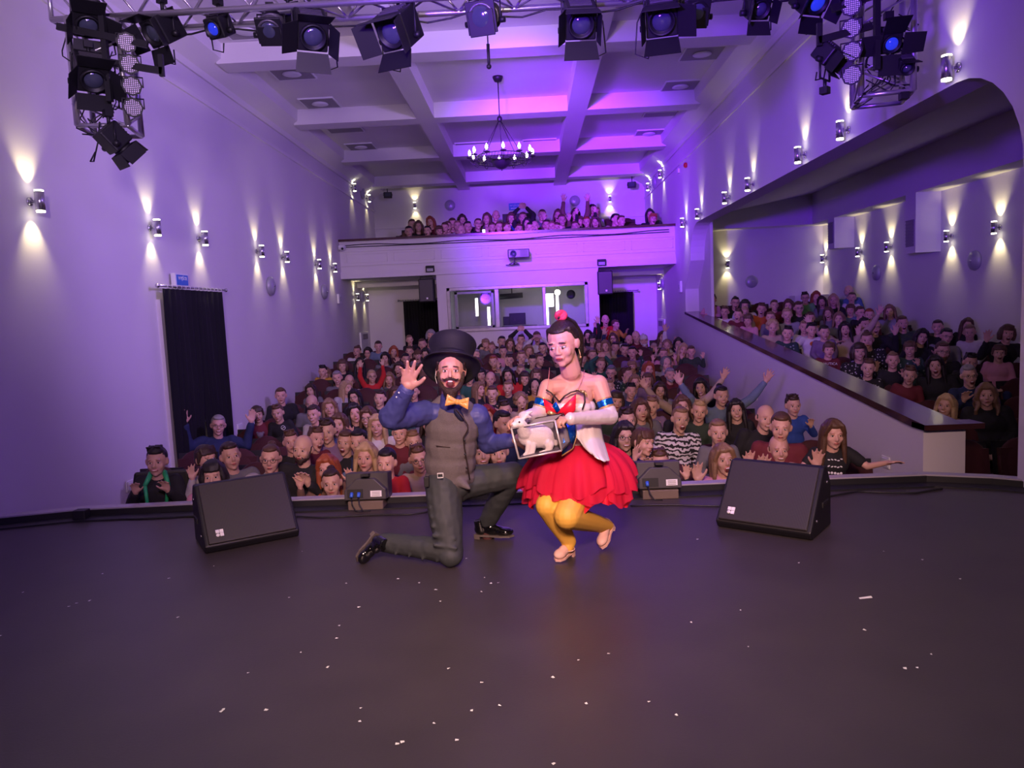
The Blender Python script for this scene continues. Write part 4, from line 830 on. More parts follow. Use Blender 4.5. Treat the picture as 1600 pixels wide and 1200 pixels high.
CLO = {'k': (.012, .012, .015), 'n': (.015, .025, .08), 'w': (.62, .60, .60), 'g': (.14, .14, .15), 'G': (.28, .28, .30), 'l': (.42, .40, .42), 'r': (.50, .02, .02), 'm': (.13, .015, .025), 'p': (.55, .25, .33), 'b': (.08, .16, .32), 'B': (.02, .06, .30), 't': (.02, .09, .07), 'T': (.03, .05, .035), 'y': (.45, .26, .03), 'o': (.42, .09, .02), 'e': (.42, .32, .24), 'v': (.20, .13, .24), 'd': (.12, .17, .24), 'c': (.16, .09, .06), 'h': (.12, .32, .12)}
def pcloth(name, c1, c2, kind, scale):
    m = mat(name, c1, .85, bump=.2, bscale=35); nt = m.node_tree; b = nt.nodes['Principled BSDF']; tc = nt.nodes.new('ShaderNodeTexCoord'); cr = nt.nodes.new('ShaderNodeValToRGB'); cr.color_ramp.interpolation = 'CONSTANT'
    cr.color_ramp.elements[0].color = (*c1, 1); cr.color_ramp.elements[1].position = .5; cr.color_ramp.elements[1].color = (*c2, 1)
    if kind == 'stripe':
        t = nt.nodes.new('ShaderNodeTexWave'); t.bands_direction = 'Z'; t.inputs['Scale'].default_value = scale; t.inputs['Distortion'].default_value = 7; t.inputs['Detail Scale'].default_value = 2.2; o = t.outputs['Fac']
    else:
        t = nt.nodes.new('ShaderNodeTexVoronoi'); t.inputs['Scale'].default_value = scale; o = t.outputs['Distance']; cr.color_ramp.elements[0].color = (*c2, 1); cr.color_ramp.elements[1].position = .26; cr.color_ramp.elements[1].color = (*c1, 1)
    nt.links.new(tc.outputs['Object'], t.inputs['Vector']); nt.links.new(o, cr.inputs[0]); nt.links.new(cr.outputs[0], b.inputs['Base Color'])
pcloth('zebra', (.02, .02, .02), (.7, .68, .7), 'stripe', 7); pcloth('flower', (.012, .012, .014), (.5, .5, .5), 'dot', 28); pcloth('plaid', (.02, .05, .05), (.25, .3, .3), 'dot', 20)
PAT = {'Z': 'zebra', 'F': 'flower', 'P': 'plaid'}
def person(p, age, sex_hair, hc, cl, pose, label, grp, yaw=0, tilt=0, nod=0, extras='', s=1.0, mouth=None, skin=None, legs=True, cat='person', rnd=random):
    """p = world position of the head centre; the body hangs below it."""
    mir = pose.startswith('-'); pose = pose.strip('-'); mouth = mouth or rnd.choice(['closed', 'smile', 'smile', 'closed', 'open'] if pose not in 'uhvcx' else ['smile', 'open'])
    e = Euler((R(nod), R(tilt), R(yaw))); me = body_mesh(age, pose, mouth); hc0 = HC[age]*s; off = e.to_matrix() @ Vector((hc0.x, hc0.y, hc0.z))
    o = link('person', me, None, Vector(p)-off, e); o.scale = (-s if mir else s, s, s)
    k = rnd.uniform(.85, 1.1); sk = skin or (.62*k, .37*k*rnd.uniform(.95, 1.05), .28*k); o.color = (*sk, 1)
    hs = HS[age]; hv = HAIRC[hc] if hc in HAIRC else CLO[hc]
    if sex_hair != '-': h = link('hair' if sex_hair not in 'KQ' else 'hat', hair_mesh(sex_hair), o, HC[age]); h.scale = (hs, hs, hs); h.color = (*hv, 1)
    short = 's' in extras; sm = shirt_mesh(age, pose, short, 1.12 if 'j' in extras else 1.0)
    if cl in PAT:
        sm2 = sm.copy(); sm2.materials.clear(); sm2.materials.append(M[PAT[cl]]); _k = (sm.name, cl); sm = _cache.setdefault(_k, sm2)
    sh = link('shirt', sm, o); sh.color = (*CLO.get(cl, (.1, .1, .1)), 1)
    if legs: t = link('trousers', legs_mesh(age), o); t.color = (*rnd.choice([CLO['n'], CLO['k'], CLO['g']]), 1)
    if 'g' in extras: q = link('glasses', glasses_mesh(), o, HC[age]); q.scale = (hs,)*3
    if 'b' in extras: q = link('beard', beard_mesh(), o, HC[age]); q.color = (*hv, 1)
    tag(o, label, cat, grp); return o
# ================================================================== the two performers
mat('vest_tweed', (.122, .105, .110), .85, noise=.22, nscale=120, bump=.25, bscale=220); mat('shirt_blue', (.05, .06, .23), .55, noise=.1, nscale=9, bump=.3, bscale=14)
mat('trouser_grey', (.035, .042, .045), .7, noise=.15, nscale=10, bump=.35, bscale=12); mat('patent', (.004, .004, .005), .06, coat=1); mat('sole', (.12, .10, .09), .5); mat('sock_brown', (.09, .03, .03), .8)
mat('gold_satin', (.75, .36, .07), .3, sheen=.3, bump=.2, bscale=20); mat('hat_silk', (.004, .004, .006), .7, bump=.1, bscale=40); mat('hair_dark', (.02, .011, .008), .42, noise=.4, nscale=60, bump=.5, bscale=110); mat('beard_dark', (.03, .014, .010), .6, noise=.4, nscale=60, bump=.7, bscale=140)
mat('trim_navy', (.012, .015, .05), .6); mat('skin_main', (.62, .34, .26), .5, noise=.06, nscale=14, sub=.15); mat('tights', (.80, .46, .07), .55, noise=.05, nscale=10); mat('ballet_pink', (.80, .50, .42), .45, noise=.06); mat('satin_white', (.78, .70, .70), .22, .15, bump=.35, bscale=16, sheen=.2)
mat('satin_red', (.75, .012, .04), .35, bump=.2, bscale=14); mat('foil_blue', (.0, .12, .55), .2, .6, bump=.6, bscale=40); mat('trim_gold', (.75, .5, .2), .3, .7); mat('trim_dark', (.05, .035, .03), .4, .4); mat('rabbit_fur', (.85, .78, .75), .8, sheen=.5, bump=.4, bscale=160); mat('rabbit_eye', (.06, .01, .01), .08); mat('scrunchie', (.75, .05, .10), .7, bump=.5, bscale=60); mat('frame_silver', (.75, .70, .70), .3, .4)
mat('lip_main', (.50, .09, .09), .35); mat('iris', (.05, .035, .03), .1); mat('blush', (.70, .25, .22), .5)
def tulle():
    m = bpy.data.materials.new('tulle_red'); m.use_nodes = True; nt = m.node_tree; b = nt.nodes['Principled BSDF']; b.inputs['Base Color'].default_value = (.82, .012, .075, 1); b.inputs['Roughness'].default_value = .8
    o = nt.nodes['Material Output']; t = nt.nodes.new('ShaderNodeBsdfTransparent'); tr = nt.nodes.new('ShaderNodeBsdfTranslucent'); tr.inputs[0].default_value = (.9, .02, .08, 1); m1 = nt.nodes.new('ShaderNodeMixShader'); m1.inputs[0].default_value = .35
    m2 = nt.nodes.new('ShaderNodeMixShader'); m2.inputs[0].default_value = .84; nt.links.new(b.outputs[0], m1.inputs[1]); nt.links.new(tr.outputs[0], m1.inputs[2]); nt.links.new(t.outputs[0], m2.inputs[1]); nt.links.new(m1.outputs[0], m2.inputs[2]); nt.links.new(m2.outputs[0], o.inputs[0]); M['tulle_red'] = m
tulle()
MAIN = ['skin_main', 'eye_white', 'iris', 'lip_main', 'tooth', 'mouth_dark', 'beard_dark']
def shoe(parent, heel, toe, up, mt, sole_mt, name='shoe', w=.042, heel_h=.022, h=.07, open_top=False):
    heel = Vector(heel); toe = Vector(toe); f = (toe-heel); L = f.length; f.normalize(); u = Vector(up); u = (u-f*u.dot(f)).normalized(); s = f.cross(u)
    T = Matrix.Translation(heel) @ Matrix((s, f, u)).transposed().to_4x4(); g = MB(); g.T = T
    g.ell((0, L*.75, .028), (w, L*.27, .028)); g.ell((0, L*.5, .034), (w*.85, L*.32, .034)); g.ell((0, L*.16, .04), (w*.82, L*.18, .042))
    if not open_top: g.cone((0, L*.16, .04), (0, L*.12, h+.03), w*.85, w*.8, 14); g.ell((0, L*.34, .055), (w*.7, L*.2, .035))
    me = blob('shoe', g, [mt], .005, 2); o = link(name, me, parent)
    g = MB(); g.T = T; pts = [(w*x, L*y) for x, y in ((-.62, 0), (-.75, .15), (-.72, .4), (-.95, .7), (-.7, .93), (0, 1.03), (.7, .93), (.95, .7), (.72, .4), (.75, .15), (.62, 0), (0, -.03))]
    g.prism(pts, -.004, .008); g.prism([(a*.95, b) for a, b in pts if b < L*.32], -heel_h, 0); sq = obj('sole', g, sole_mt, o); return o, T, L
def mk(name, mb, mts, parent, vox, sm=2, **k):
    return link(name, blob(name, mb, mts, vox, sm, **k), parent)
# ------------------------------------------------------------------ man kneeling on one knee
P = lambda x, y, D: atD(x, y, D)
man = None
hm = Matrix.Translation(P(704.5, 579, 4.22)) @ Euler((R(-4), R(3), R(4))).to_matrix().to_4x4()
shR, elR, wrR = P(664, 645, 4.26), P(611, 652, 4.08), P(637, 606, 3.98)
shL, elL, wrL = P(746, 650, 4.32), P(762, 694, 4.42), P(803, 688, 4.27)
kneeR, hipR, ankR = atZ(704, 868, .065), P(690, 758, 4.30), P(598, 853, 4.30)
kneeR = Vector((kneeR.x, kneeR.y, .068)); ankR.z = .10
hipL, kneeL, ankL = P(722, 755, 4.38), P(800, 742, 4.48), P(762, 822, 4.66)
g = MB(); d = MB(); head(g, d, hm, 'open', 1.05, 1.1, 1.08)
neck = hm @ Vector((0, .03, -.15)); chest = P(706, 668, 4.31); belly = P(703, 722, 4.33); pel = P(704, 757, 4.34)
g.cap(neck, P(706, 650, 4.31), .056, .07); g.ell(chest, (.135, .09, .15)); g.ell(belly, (.12, .085, .12)); g.ell(pel, (.13, .09, .09)); g.cap(shR, shL, .05, .05)
g.chain([shR, elR, wrR], [.05, .04, .027]); g.chain([shL, elL, wrL], [.05, .04, .027]); g.chain([hipR, kneeR+Vector((0, 0, .01)), ankR], [.075, .045, .030]); g.chain([hipL, kneeL, ankL], [.075, .045, .030])
hf = (P(643, 562, 3.9)-wrR).normalized(); hand(g, wrR, hf, (0.05, -1, .1), 1, 1.1, .19, .08, 1.12, curls=[.05, .06, .08, .22])
hand(g, wrL, (.9, -.15, .15), (.1, -.9, .1), 1, .92, .1, .35, 1.1)
g.chain([ankR, ankR+Vector((-.05, 0, -.02))], [.036, .036]); me = blob('man', g, MAIN, .0055, 2); join(me, d)
man = link('person', me); tag(man, 'man kneeling on one knee in black top hat, tweed waistcoat and gold bow tie', 'person')
# beard, moustache, side hair
g = MB(); g.T = hm; g.ell((0, -.052, -.122), (.044, .036, .038)); g.ell((0, -.064, -.160), (.030, .024, .034)); 
for s in (-1, 1): g.chain([(s*.020, -.07, -.115), (s*.05, -.045, -.09), (s*.066, -.02, -.055), (s*.072, -.012, -.01)], [.020, .018, .014, .010], 8)
mk('beard', g, ['beard_dark'], man, .005, 2)
g = MB(); g.T = hm
for s in (-1, 1): g.chain([(0, -.106, -.046), (s*.018, -.104, -.048), (s*.034, -.096, -.052), (s*.047, -.09, -.044)], [.0055, .0075, .0055, .002], 8)
mk('moustache', g, ['beard_dark'], man, .0025, 1)
g = MB(); g.T = hm; g.ell((0, .028, .02), (.081, .085, .08)); g.cap((-.073, -.022, .045), (-.078, .0, .0), .012, .010); g.cap((.073, -.022, .045), (.078, .0, .0), .012, .010); mk('hair', g, ['hair_dark'], man, .006, 1)
# headset microphone wire
g = MB(); g.T = hm; g.tube([(-.085, .0, .01), (-.09, .0, -.04), (-.078, -.02, -.075)], .0014, 5); obj('headset_wire', g, 'white_plastic', man)
# top hat
hat_e = Euler((R(-36), R(4), R(2))); HT = hm @ Matrix.Translation((0, .020, .022)) @ hat_e.to_matrix().to_4x4()
g = MB(); n = 40; vs = []; fs = []
prof = [(.09, -.012), (.10, .0), (.130, .002), (.155, -.010), (.168, -.024), (.172, -.020), (.158, -.002), (.135, .010), (.122, .014), (.119, .03), (.121, .07), (.130, .12), (.142, .160), (.139, .167), (.11, .170), (.03, .174), (.001, .174)]
g.lathe(prof, 44); 
for i, v in enumerate(g.v): 
    x, y, z = v; r = math.hypot(x, y)
    if z < .02 and r > .11: z += .9*(abs(x)/.17)**2*.03*1.0
    g.v[i] = tuple(HT @ Vector((x, y, z)))
hat = obj('top_hat', g, 'hat_silk', man)
g = MB(); g.lathe([(.1205, .012), (.1235, .014), (.1235, .046), (.1200, .046)], 44, HT); obj('hat_band', g, 'black_paint', hat)
# blue shirt: sleeves, collar
g = MB(); g.chain([shR, elR, wrR-(wrR-elR)*.08], [.074, .070, .043], 14); g.ell(shR, (.072, .07, .072)); g.chain([shL, elL, wrL-(wrL-elL)*.1], [.074, .060, .044], 14); g.cap(shR, shL, .062, .062); g.ell(chest, (.13, .09, .15))
for k in range(5): t = .25+k*.16; c = shR.lerp(elR, t); g.ell(c+Vector((0, 0, -.03)), (.045, .07, .05))
g.cap(neck+Vector((0, 0, -.01)), neck+Vector((0, .01, -.05)), .062, .07); sh = mk('shirt', g, ['shirt_blue'], man, .007, 3, disp=.014, dscale=.06)
fd = (wrR-elR).normalized(); g = MB(); g.cone(wrR-fd*.05, wrR-fd*.005, .047, .044, 20); mk('cuff', g, ['shirt_blue'], sh, .005, 1)
for t in (.0, .035, .09): g = MB(); c = wrR-fd*(.03+t)+Vector((-.03, -.035, 0)); g.ell(c, .005, None, 8, 6); obj('cuff_button', g, 'white_plastic', sh)
# waistcoat
g = MB(); g.chain([chest+Vector((0, 0, .06)), belly, pel+Vector((0, 0, .04))], [.125, .125, .125], 18); g.ell(chest+Vector((0, .0, .0)), (.165, .128, .17)); g.ell((chest+belly)/2, (.160, .128, .17)); g.ell(belly, (.156, .128, .15)); g.ell(pel+Vector((.0, -.0, .045)), (.158, .124, .09)); g.cap(chest+Vector((-.088, -.015, .11)), chest+Vector((-.05, -.01, .165)), .055, .035); g.cap(chest+Vector((.088, -.015, .11)), chest+Vector((.06, -.01, .165)), .055, .035)
p1 = P(733, 768, 4.22); g.cap(belly+Vector((.06, -.08, -.1)), p1+Vector((0, 0, .02)), .035, .012)
vest = mk('waistcoat', g, ['vest_tweed'], man, .008, 3, disp=.008, dscale=.09)
g = MB(); q = [P(712, 640, 4.175), P(722, 650, 4.165), P(731, 664, 4.165), P(731, 672, 4.17), P(724, 684, 4.17), P(726, 700, 4.175), P(731, 730, 4.19), P(734, 750, 4.2)]; g.tube(q, .004, 6); obj('waistcoat_edge', g, 'trim_dark', vest)
g = MB(); g.T = Matrix.Translation(P(717, 648, 4.20)) @ Euler((R(6), R(-28), 0)).to_matrix().to_4x4(); g.ell((0, .004, .004), (.022, .024, .052)); mk('shirt_front', g, ['trim_navy' if 'trim_navy' in M else 'shirt_blue'], sh, .005, 2)
for x, y in ((727, 710), (729, 731), (726, 688)): g = MB(); g.ell(P(x, y, 4.165), .007, None, 10, 6); obj('button', g, 'black_paint', vest)
g = MB(); a, b = P(682, 697, 4.2), P(703, 699, 4.195); g.cap(a, b, .0035, .0035, 6); obj('pocket_welt', g, 'trim_dark', vest)
# bow tie
bt = Matrix.Translation(P(714.5, 628, 4.10)) @ Euler((R(-8), R(11), 0)).to_matrix().to_4x4(); g = MB(); g.T = bt; 
for s in (-1, 1): 
    g.smooth = False; g.add([(0, -.004, -.010), (0, -.004, .010), (s*.062, -.010, .036), (s*.066, -.008, -.034), (0, .010, -.010), (0, .010, .010), (s*.062, .012, .036), (s*.066, .012, -.034)], [(0, 1, 2, 3), (4, 7, 6, 5), (0, 3, 7, 4), (1, 5, 6, 2), (2, 6, 7, 3), (0, 4, 5, 1)])
    g.cap((s*.01, -.009, .002), (s*.045, -.011, .012), .006, .004, 6); g.cap((s*.01, -.009, -.003), (s*.045, -.010, -.015), .005, .003, 6)
g.ell((0, -.006, 0), (.013, .013, .017)); bt_o = mk('bow_tie', g, ['gold_satin'], man, .004, 1)
# trousers
g = MB(); g.ell(pel, (.150, .115, .085)); g.chain([hipR+Vector((.01, 0, .0)), hipR.lerp(kneeR, .5)+Vector((0, 0, 0)), kneeR+Vector((0, .01, .02)), ankR+Vector((.02, 0, .005))], [.112, .100, .074, .060], 14)
g.ell(kneeR+Vector((0, 0, .0)), (.075, .075, .067)); g.chain([hipL, kneeL, ankL+Vector((0, 0, .03))], [.105, .082, .058], 14); g.ell((hipL+hipR)/2+Vector((0, .03, -.03)), (.13, .11, .1))
for i in range(6): t = .15+.13*i; c = hipR.lerp(kneeR, t); g.cap(c+Vector((-.07, -.07, 0)), c+Vector((.05, -.085, -.02)), .014, .01, 8)
for i in range(4): t = .12+.2*i; c = kneeR.lerp(ankR, t); g.cap(c+Vector((0, -.045, .03)), c+Vector((-.03, -.045, -.035)), .012, .008, 8)
mk('trousers', g, ['trouser_grey'], man, .008, 2, disp=.012, dscale=.07)
g = MB(); c = P(688, 743, 4.17); g.tube([(c.x-.016, c.y, c.z-.013), (c.x+.016, c.y, c.z-.013), (c.x+.016, c.y, c.z+.013), (c.x-.016, c.y, c.z+.013)], .0035, 6, True); obj('belt_buckle', g, 'white_plastic', man)
g = MB(); a = P(668, 745, 4.25); g.box(a+Vector((0, -.04, -.02)), (.03, .03, .06)); obj('radio_pack', g, 'rubber', man, bevel=.004)
g = MB(); g.cap(ankR+Vector((.03, 0, 0)), ankR+Vector((-.045, 0, -.005)), .045, .045); g.cap(ankL+Vector((0, 0, .02)), ankL+Vector((0, 0, -.06)), .043, .045); mk('socks', g, ['sock_brown'], man, .006, 1)
toe = atZ(553, 884, .02); heel = P(590, 838, 4.30); heel.z = max(heel.z, .16); toe.y = 4.24; shoe(man, heel, toe, (.5, -.1, .2), 'patent', 'sole', w=.046)
hl = atZ(741, 842, .025); te = atZ(802, 836, .025); hl.y = 4.66; te.y = 4.60; shoe(man, hl, te, (0, 0, 1), 'patent', 'sole', w=.046)
# ------------------------------------------------------------------ woman crouching with the rabbit case
hw = Matrix.Translation(P(879, 536, 4.22)) @ Euler((R(13), R(-5), R(-25))).to_matrix().to_4x4() @ Matrix.Diagonal((1.10, 1.02, 1.06, 1))
sR, eR, wR = P(935, 600, 4.34), P(953, 651, 4.28), P(897, 654, 4.03)       # arm on the picture's right
sL, eL, wL = P(856, 605, 4.28), P(842, 647, 4.24), P(823, 651, 4.10)
ch_, wa, pv = P(896, 628, 4.32), P(899, 678, 4.33), P(905, 715, 4.38)
hpL, knL, akL = P(885, 738, 4.34), P(855, 790, 4.10), P(889, 846, 4.22)
hpR, knR, akR = P(915, 738, 4.36), P(886, 806, 4.02), P(948, 822, 4.46)
g = MB(); d = MB(); head(g, d, hw, 'closed', 1.08, 1.25, .92, (-.002, -.004), lid=-.0035)
nk = hw @ Vector((0, .03, -.13)); g.chain([nk, P(894, 592, 4.33)], [.052, .062]); g.cap(P(894, 586, 4.34), P(926, 594, 4.35), .04, .03); g.cap(P(894, 586, 4.34), P(864, 600, 4.31), .04, .03); g.cap(sL, sR, .044, .048); g.ell(ch_+Vector((0, 0, .03)), (.118, .085, .12)); g.ell(wa, (.092, .07, .12)); g.ell(pv, (.13, .10, .10))
for sgn, x in ((-1, 879), (1, 909)): g.ell(P(x, 632, 4.25), (.052, .045, .048))
g.cap(P(866, 603, 4.29), P(889, 599, 4.275), .014, .008, 8); g.cap(P(899, 598, 4.275), P(926, 597, 4.31), .008, .014, 8)
g.chain([sR, eR, wR], [.056, .042, .027]); g.chain([sL, eL, wL], [.050, .038, .026]); g.chain([hpL, knL, akL], [.075, .05, .026]); g.chain([hpR, knR, akR], [.075, .05, .026])
hand(g, wR, (-.75, -.35, .05), (-.1, .1, -1), -1, .88, .1, .55, 1.1, curls=[.75, .8, .8, .75]); hand(g, wL, (-.8, -.3, -.05), (.1, -.3, -.9), -1, .88, .1, .5, 1.1, curls=[.6, .6, .6, .6])
me = blob('woman', g, MAIN, .0055, 2); join(me, d); wo = link('person', me); tag(wo, 'young woman crouching in red tulle skirt and yellow tights holding the rabbit case', 'person')
g = MB(); g.T = hw; g.ell((0, .026, .034), (.0805, .092, .089)); g.ell((0, -.020, .084), (.056, .052, .022), Euler((R(16), 0, 0))); g.ell((0, .055, .02), (.078, .07, .08)); g.cap((-.058, -.018, .080), (-.076, .008, .02), .014, .012); g.cap((.058, -.018, .080), (.076, .008, .02), .014, .012)
mk('hair', g, ['hair_dark'], wo, .006, 2)
pt = hw @ Vector((.0, .065, .135)); tail = [pt, P(892, 508, 4.36), P(901, 525, 4.38), P(904, 548, 4.38), P(902, 572, 4.36)]
g = MB(); g.chain([tail[0]]+tail[1:], [.016, .038, .042, .034, .012]); 
for k in range(5): g.chain([p+Vector((math.sin(k*2)*.018, math.cos(k*2)*.018, -.004*k)) for p in tail], [.014, .022, .020, .016, .005], 8)
mk('ponytail', g, ['hair_dark'], wo, .006, 1)
g = MB(); c = pt+Vector((-.004, -.006, .004)); 
for k in range(12): a = 6.28*k/12; g.ell(c+Vector((.024*math.cos(a), .012*math.sin(a*2)-.004, .018*math.sin(a))), .016, None, 8, 6)
mk('scrunchie', g, ['scrunchie'], wo, .005, 1)
g = MB(); g.T = hw; g.tube([(.082, -.0, -.045), (.084, .0, -.075), (.082, -.005, -.085)], .002, 5); g.ell((.083, 0, -.088), .006); obj('earring', g, 'trim_gold', wo)
# costume
g = MB(); g.ell(ch_+Vector((0, .0, -.035)), (.132, .098, .075)); g.ell(wa, (.105, .083, .14))
for x in (879, 909): g.ell(P(x, 636, 4.245), (.058, .048, .043))
bod = mk('bodice', g, ['satin_white'], wo, .006, 2)
def patch(name, pts, mt, D, th=.010, parent=None):
    # a shallow cloth piece laid over the bodice; pts in the photograph's frame at distance D(i)
    q = [P(x, y, D[i] if isinstance(D, (list, tuple)) else D) for i, (x, y) in enumerate(pts)]; c = sum(q, Vector())/len(q); g = MB(); n = len(q)
    g.add([v+Vector((0, -th, 0)) for v in q]+[c+Vector((0, -th*1.8, 0))]+[v+Vector((0, .03, 0)) for v in q], [(i, (i+1) % n, n) for i in range(n)]+[(i, n+1+i, n+1+(i+1) % n, (i+1) % n) for i in range(n)]); return obj(name, g, mt, parent)
patch('red_cup_panel', [(848, 622), (868, 636), (876, 644), (864, 652), (853, 645)], 'satin_red', [4.21, 4.185, 4.185, 4.21, 4.22], .008, bod); patch('red_cup_panel', [(874, 641), (900, 617), (899, 640), (892, 650), (876, 650)], 'satin_red', [4.185, 4.175, 4.175, 4.19, 4.20], .008, bod)
patch('blue_bow_piece', [(863, 634), (869, 628), (875, 640), (870, 645)], 'foil_blue', 4.178, .008, bod); patch('gold_brooch', [(858, 641), (869, 646), (866, 651), (855, 646)], 'trim_gold', 4.178, .008, bod)
for pts in ([(853, 609), (861, 614), (868, 621), (874, 628)], [(874, 628), (882, 619), (892, 613), (903, 610)], [(903, 610), (913, 616), (914, 628), (910, 640)]):
    g = MB(); g.tube([P(x, y, 4.185) for x, y in pts], .005, 6); obj('neckline_trim', g, 'trim_dark', bod)
g = MB(); g.chain([P(x, y, 4.19) for x, y in ((902, 609), (908, 612), (914, 612), (917, 620))], [.007, .009, .007, .004], 8); obj('gold_ruffle', g, 'trim_gold', bod)
for a, b in (((859, 573), (855, 610)), ((914, 577), (903, 609))): 
    p0, p1 = P(a[0], a[1]+2, 4.27), P(b[0], b[1], 4.20); g = MB(); g.tube([p0+Vector((0, .03, 0)), p0.lerp(p1, .4)+Vector((0, -.015, 0)), p1], .0022, 5); obj('strap', g, 'blush', bod)
# blue front piece, white tail
patch('blue_apron', [(880, 660), (899, 658), (900, 682), (895, 700), (878, 711), (880, 690)], 'foil_blue', [4.15, 4.19, 4.19, 4.17, 4.08, 4.1], .012, bod)
g = MB(); g.tube([P(x, y, dd) for x, y, dd in ((900, 658, 4.175), (901, 682, 4.17), (895, 701, 4.13), (878, 712, 4.05))], .004, 6); obj('gold_piping', g, 'trim_gold', bod)
g = MB(); rows = []; 
T0 = [(899, 652, 4.20), (912, 655, 4.215), (925, 655, 4.26), (937, 660, 4.33)]; T1 = [(901, 684, 4.15), (916, 690, 4.11), (930, 690, 4.12), (943, 690, 4.22)]; T2 = [(912, 698, 4.10), (926, 709, 4.03), (939, 716, 4.02), (950, 714, 4.10)]; T3 = [(921, 706, 4.06), (933, 717, 4.0), (944, 722, 4.0), (952, 720, 4.06)]
gr = []
for r0, r1, m_ in ((T0, T1, 6), (T1, T2, 5), (T2, T3, 3)):
    for k in range(m_): gr.append([P(*a).lerp(P(*b), k/m_) for a, b in zip(r0, r1)])
gr.append([P(*a) for a in T3]); vs = []; fs = []
for j, row in enumerate(gr):
    for i in range(13):
        t = i/12*3; k = min(int(t), 2); v = row[k].lerp(row[k+1], t-k); vs.append(v+Vector((0, -.008*math.sin(i*1.9+j*.35), 0)))
for j in range(len(gr)-1):
    for i in range(12): fs.append((j*13+i, j*13+i+1, (j+1)*13+i+1, (j+1)*13+i))
g.add(vs, fs); tl_ = obj('white_satin_tail', g, 'satin_white', wo); q = tl_.modifiers.new('t', 'SOLIDIFY'); q.thickness = .005
# gloves and arm bands
for s0, e0, w0, nm in ((sR, eR, wR, 0), (sL, eL, wL, 1)):
    g = MB(); u = (e0-s0).normalized(); g.chain([e0-u*.035, e0, w0, w0+(w0-e0).normalized()*.03], [.048, .050, .033, .036], 14); gl = mk('glove', g, ['satin_white'], wo, .006, 2, disp=.006, dscale=.04)
    g = MB(); c = s0.lerp(e0, .60); g.cone(c-u*.02, c+u*.02, .050, .048, 20); b_ = mk('arm_band', g, ['foil_blue'], wo, .005, 1); g = MB()
    for t in (-.024, .024): g.cone(c+u*t-u*.003, c+u*t+u*.003, .051, .051, 20)
    obj('band_trim', g, 'trim_gold', b_)
# tights (full legs) and shoes
g = MB(); g.ell(pv+Vector((0, 0, -.03)), (.135, .105, .09)); g.chain([hpL, knL, knL.lerp(akL, .4)+Vector((.0, .01, 0)), akL, akL+Vector((-.01, -.02, -.03))], [.095, .068, .064, .044, .036], 14); g.chain([hpR, knR, knR.lerp(akR, .4), akR, akR+Vector((0, 0, -.03))], [.095, .076, .064, .044, .036], 14)
mk('tights', g, ['tights'], wo, .007, 3)
hl = atZ(896, 862, .035); te = atZ(869, 878, .006); shoe(wo, (akL.x+.02, akL.y+.03, .035), (te.x, te.y, .012), (0, -.2, 1), 'ballet_pink', 'ballet_pink', w=.036, heel_h=.03, open_top=True)
te = atZ(941, 857, .012); hR = akR+Vector((.028, .02, .0)); shoe(wo, hR, (te.x, te.y-.01, .016), (-.55, -.75, .3), 'ballet_pink', 'ballet_pink', w=.037, heel_h=.025, open_top=True)
g = MB(); c = akR+Vector((-.01, -.035, -.02)); g.tube([c+Vector((.036*math.cos(a), .02*math.sin(a), .01*math.sin(a))) for a in [6.28*i/12 for i in range(12)]], .004, 5, True); c = akL+Vector((-.01, -.03, -.035)); g.tube([c+Vector((.04*math.cos(a), .03*math.sin(a), .006*math.sin(a))) for a in [6.28*i/12 for i in range(12)]], .004, 5, True); g.tube([c+Vector((-.03, -.03, 0)), c+Vector((-.06, -.05, .0)), c+Vector((-.08, -.05, -.03))], .0018, 5)
obj('elastic_straps', g, 'ballet_pink', wo)
# skirt: layered tulle
def skirt(name, c0, r0, r1, drop, seed, mt='tulle_red', n=140, m_=14, fold=.035, tilt=(0, 0)):
    rnd = random.Random(seed); ph = [rnd.uniform(0, 6.28) for _ in range(6)]; vs = []; fs = []; g = MB()
    for j in range(m_+1):
        t = j/m_; r = r0+(r1-r0)*math.sin(t*1.45)/math.sin(1.45); z = -drop*(t**1.5)+.02*math.sin(t*3)
        for i in range(n):
            a = 6.2832*i/n; f = math.sin(a*17+ph[0]+math.sin(a*3+ph[3]))*.55+math.sin(a*29+ph[1])*.3+math.sin(a*7+ph[2])*.5
            rr = r*(1+fold*f*t*2.0); zz = z-(.028*math.sin(a*5+ph[4])+.018*math.sin(a*11+ph[5]))*t**2+tilt[0]*rr*math.cos(a)*t+tilt[1]*rr*math.sin(a)*t
            vs.append(c0+Vector((rr*math.cos(a), rr*.92*math.sin(a), zz)))
    for j in range(m_):
        for i in range(n): fs.append((j*n+i, j*n+(i+1) % n, (j+1)*n+(i+1) % n, (j+1)*n+i))
    g.add(vs, fs); return obj(name, g, mt, sk_p)
sk_p = wo; W0 = P(902, 692, 4.33)
top = skirt('skirt', W0, .10, .335, .265, 1, fold=.030, tilt=(.02, .03)); sk_p = top
skirt('tulle_layer', W0+Vector((0, 0, -.01)), .10, .325, .30, 2, fold=.045, tilt=(.03, .02)); skirt('tulle_layer', W0+Vector((0, 0, -.015)), .10, .30, .315, 3, mt='satin_red', fold=.05, tilt=(.02, .02)); skirt('tulle_layer', W0+Vector((0, 0, .0)), .095, .345, .235, 5, fold=.04, tilt=(.0, .03))
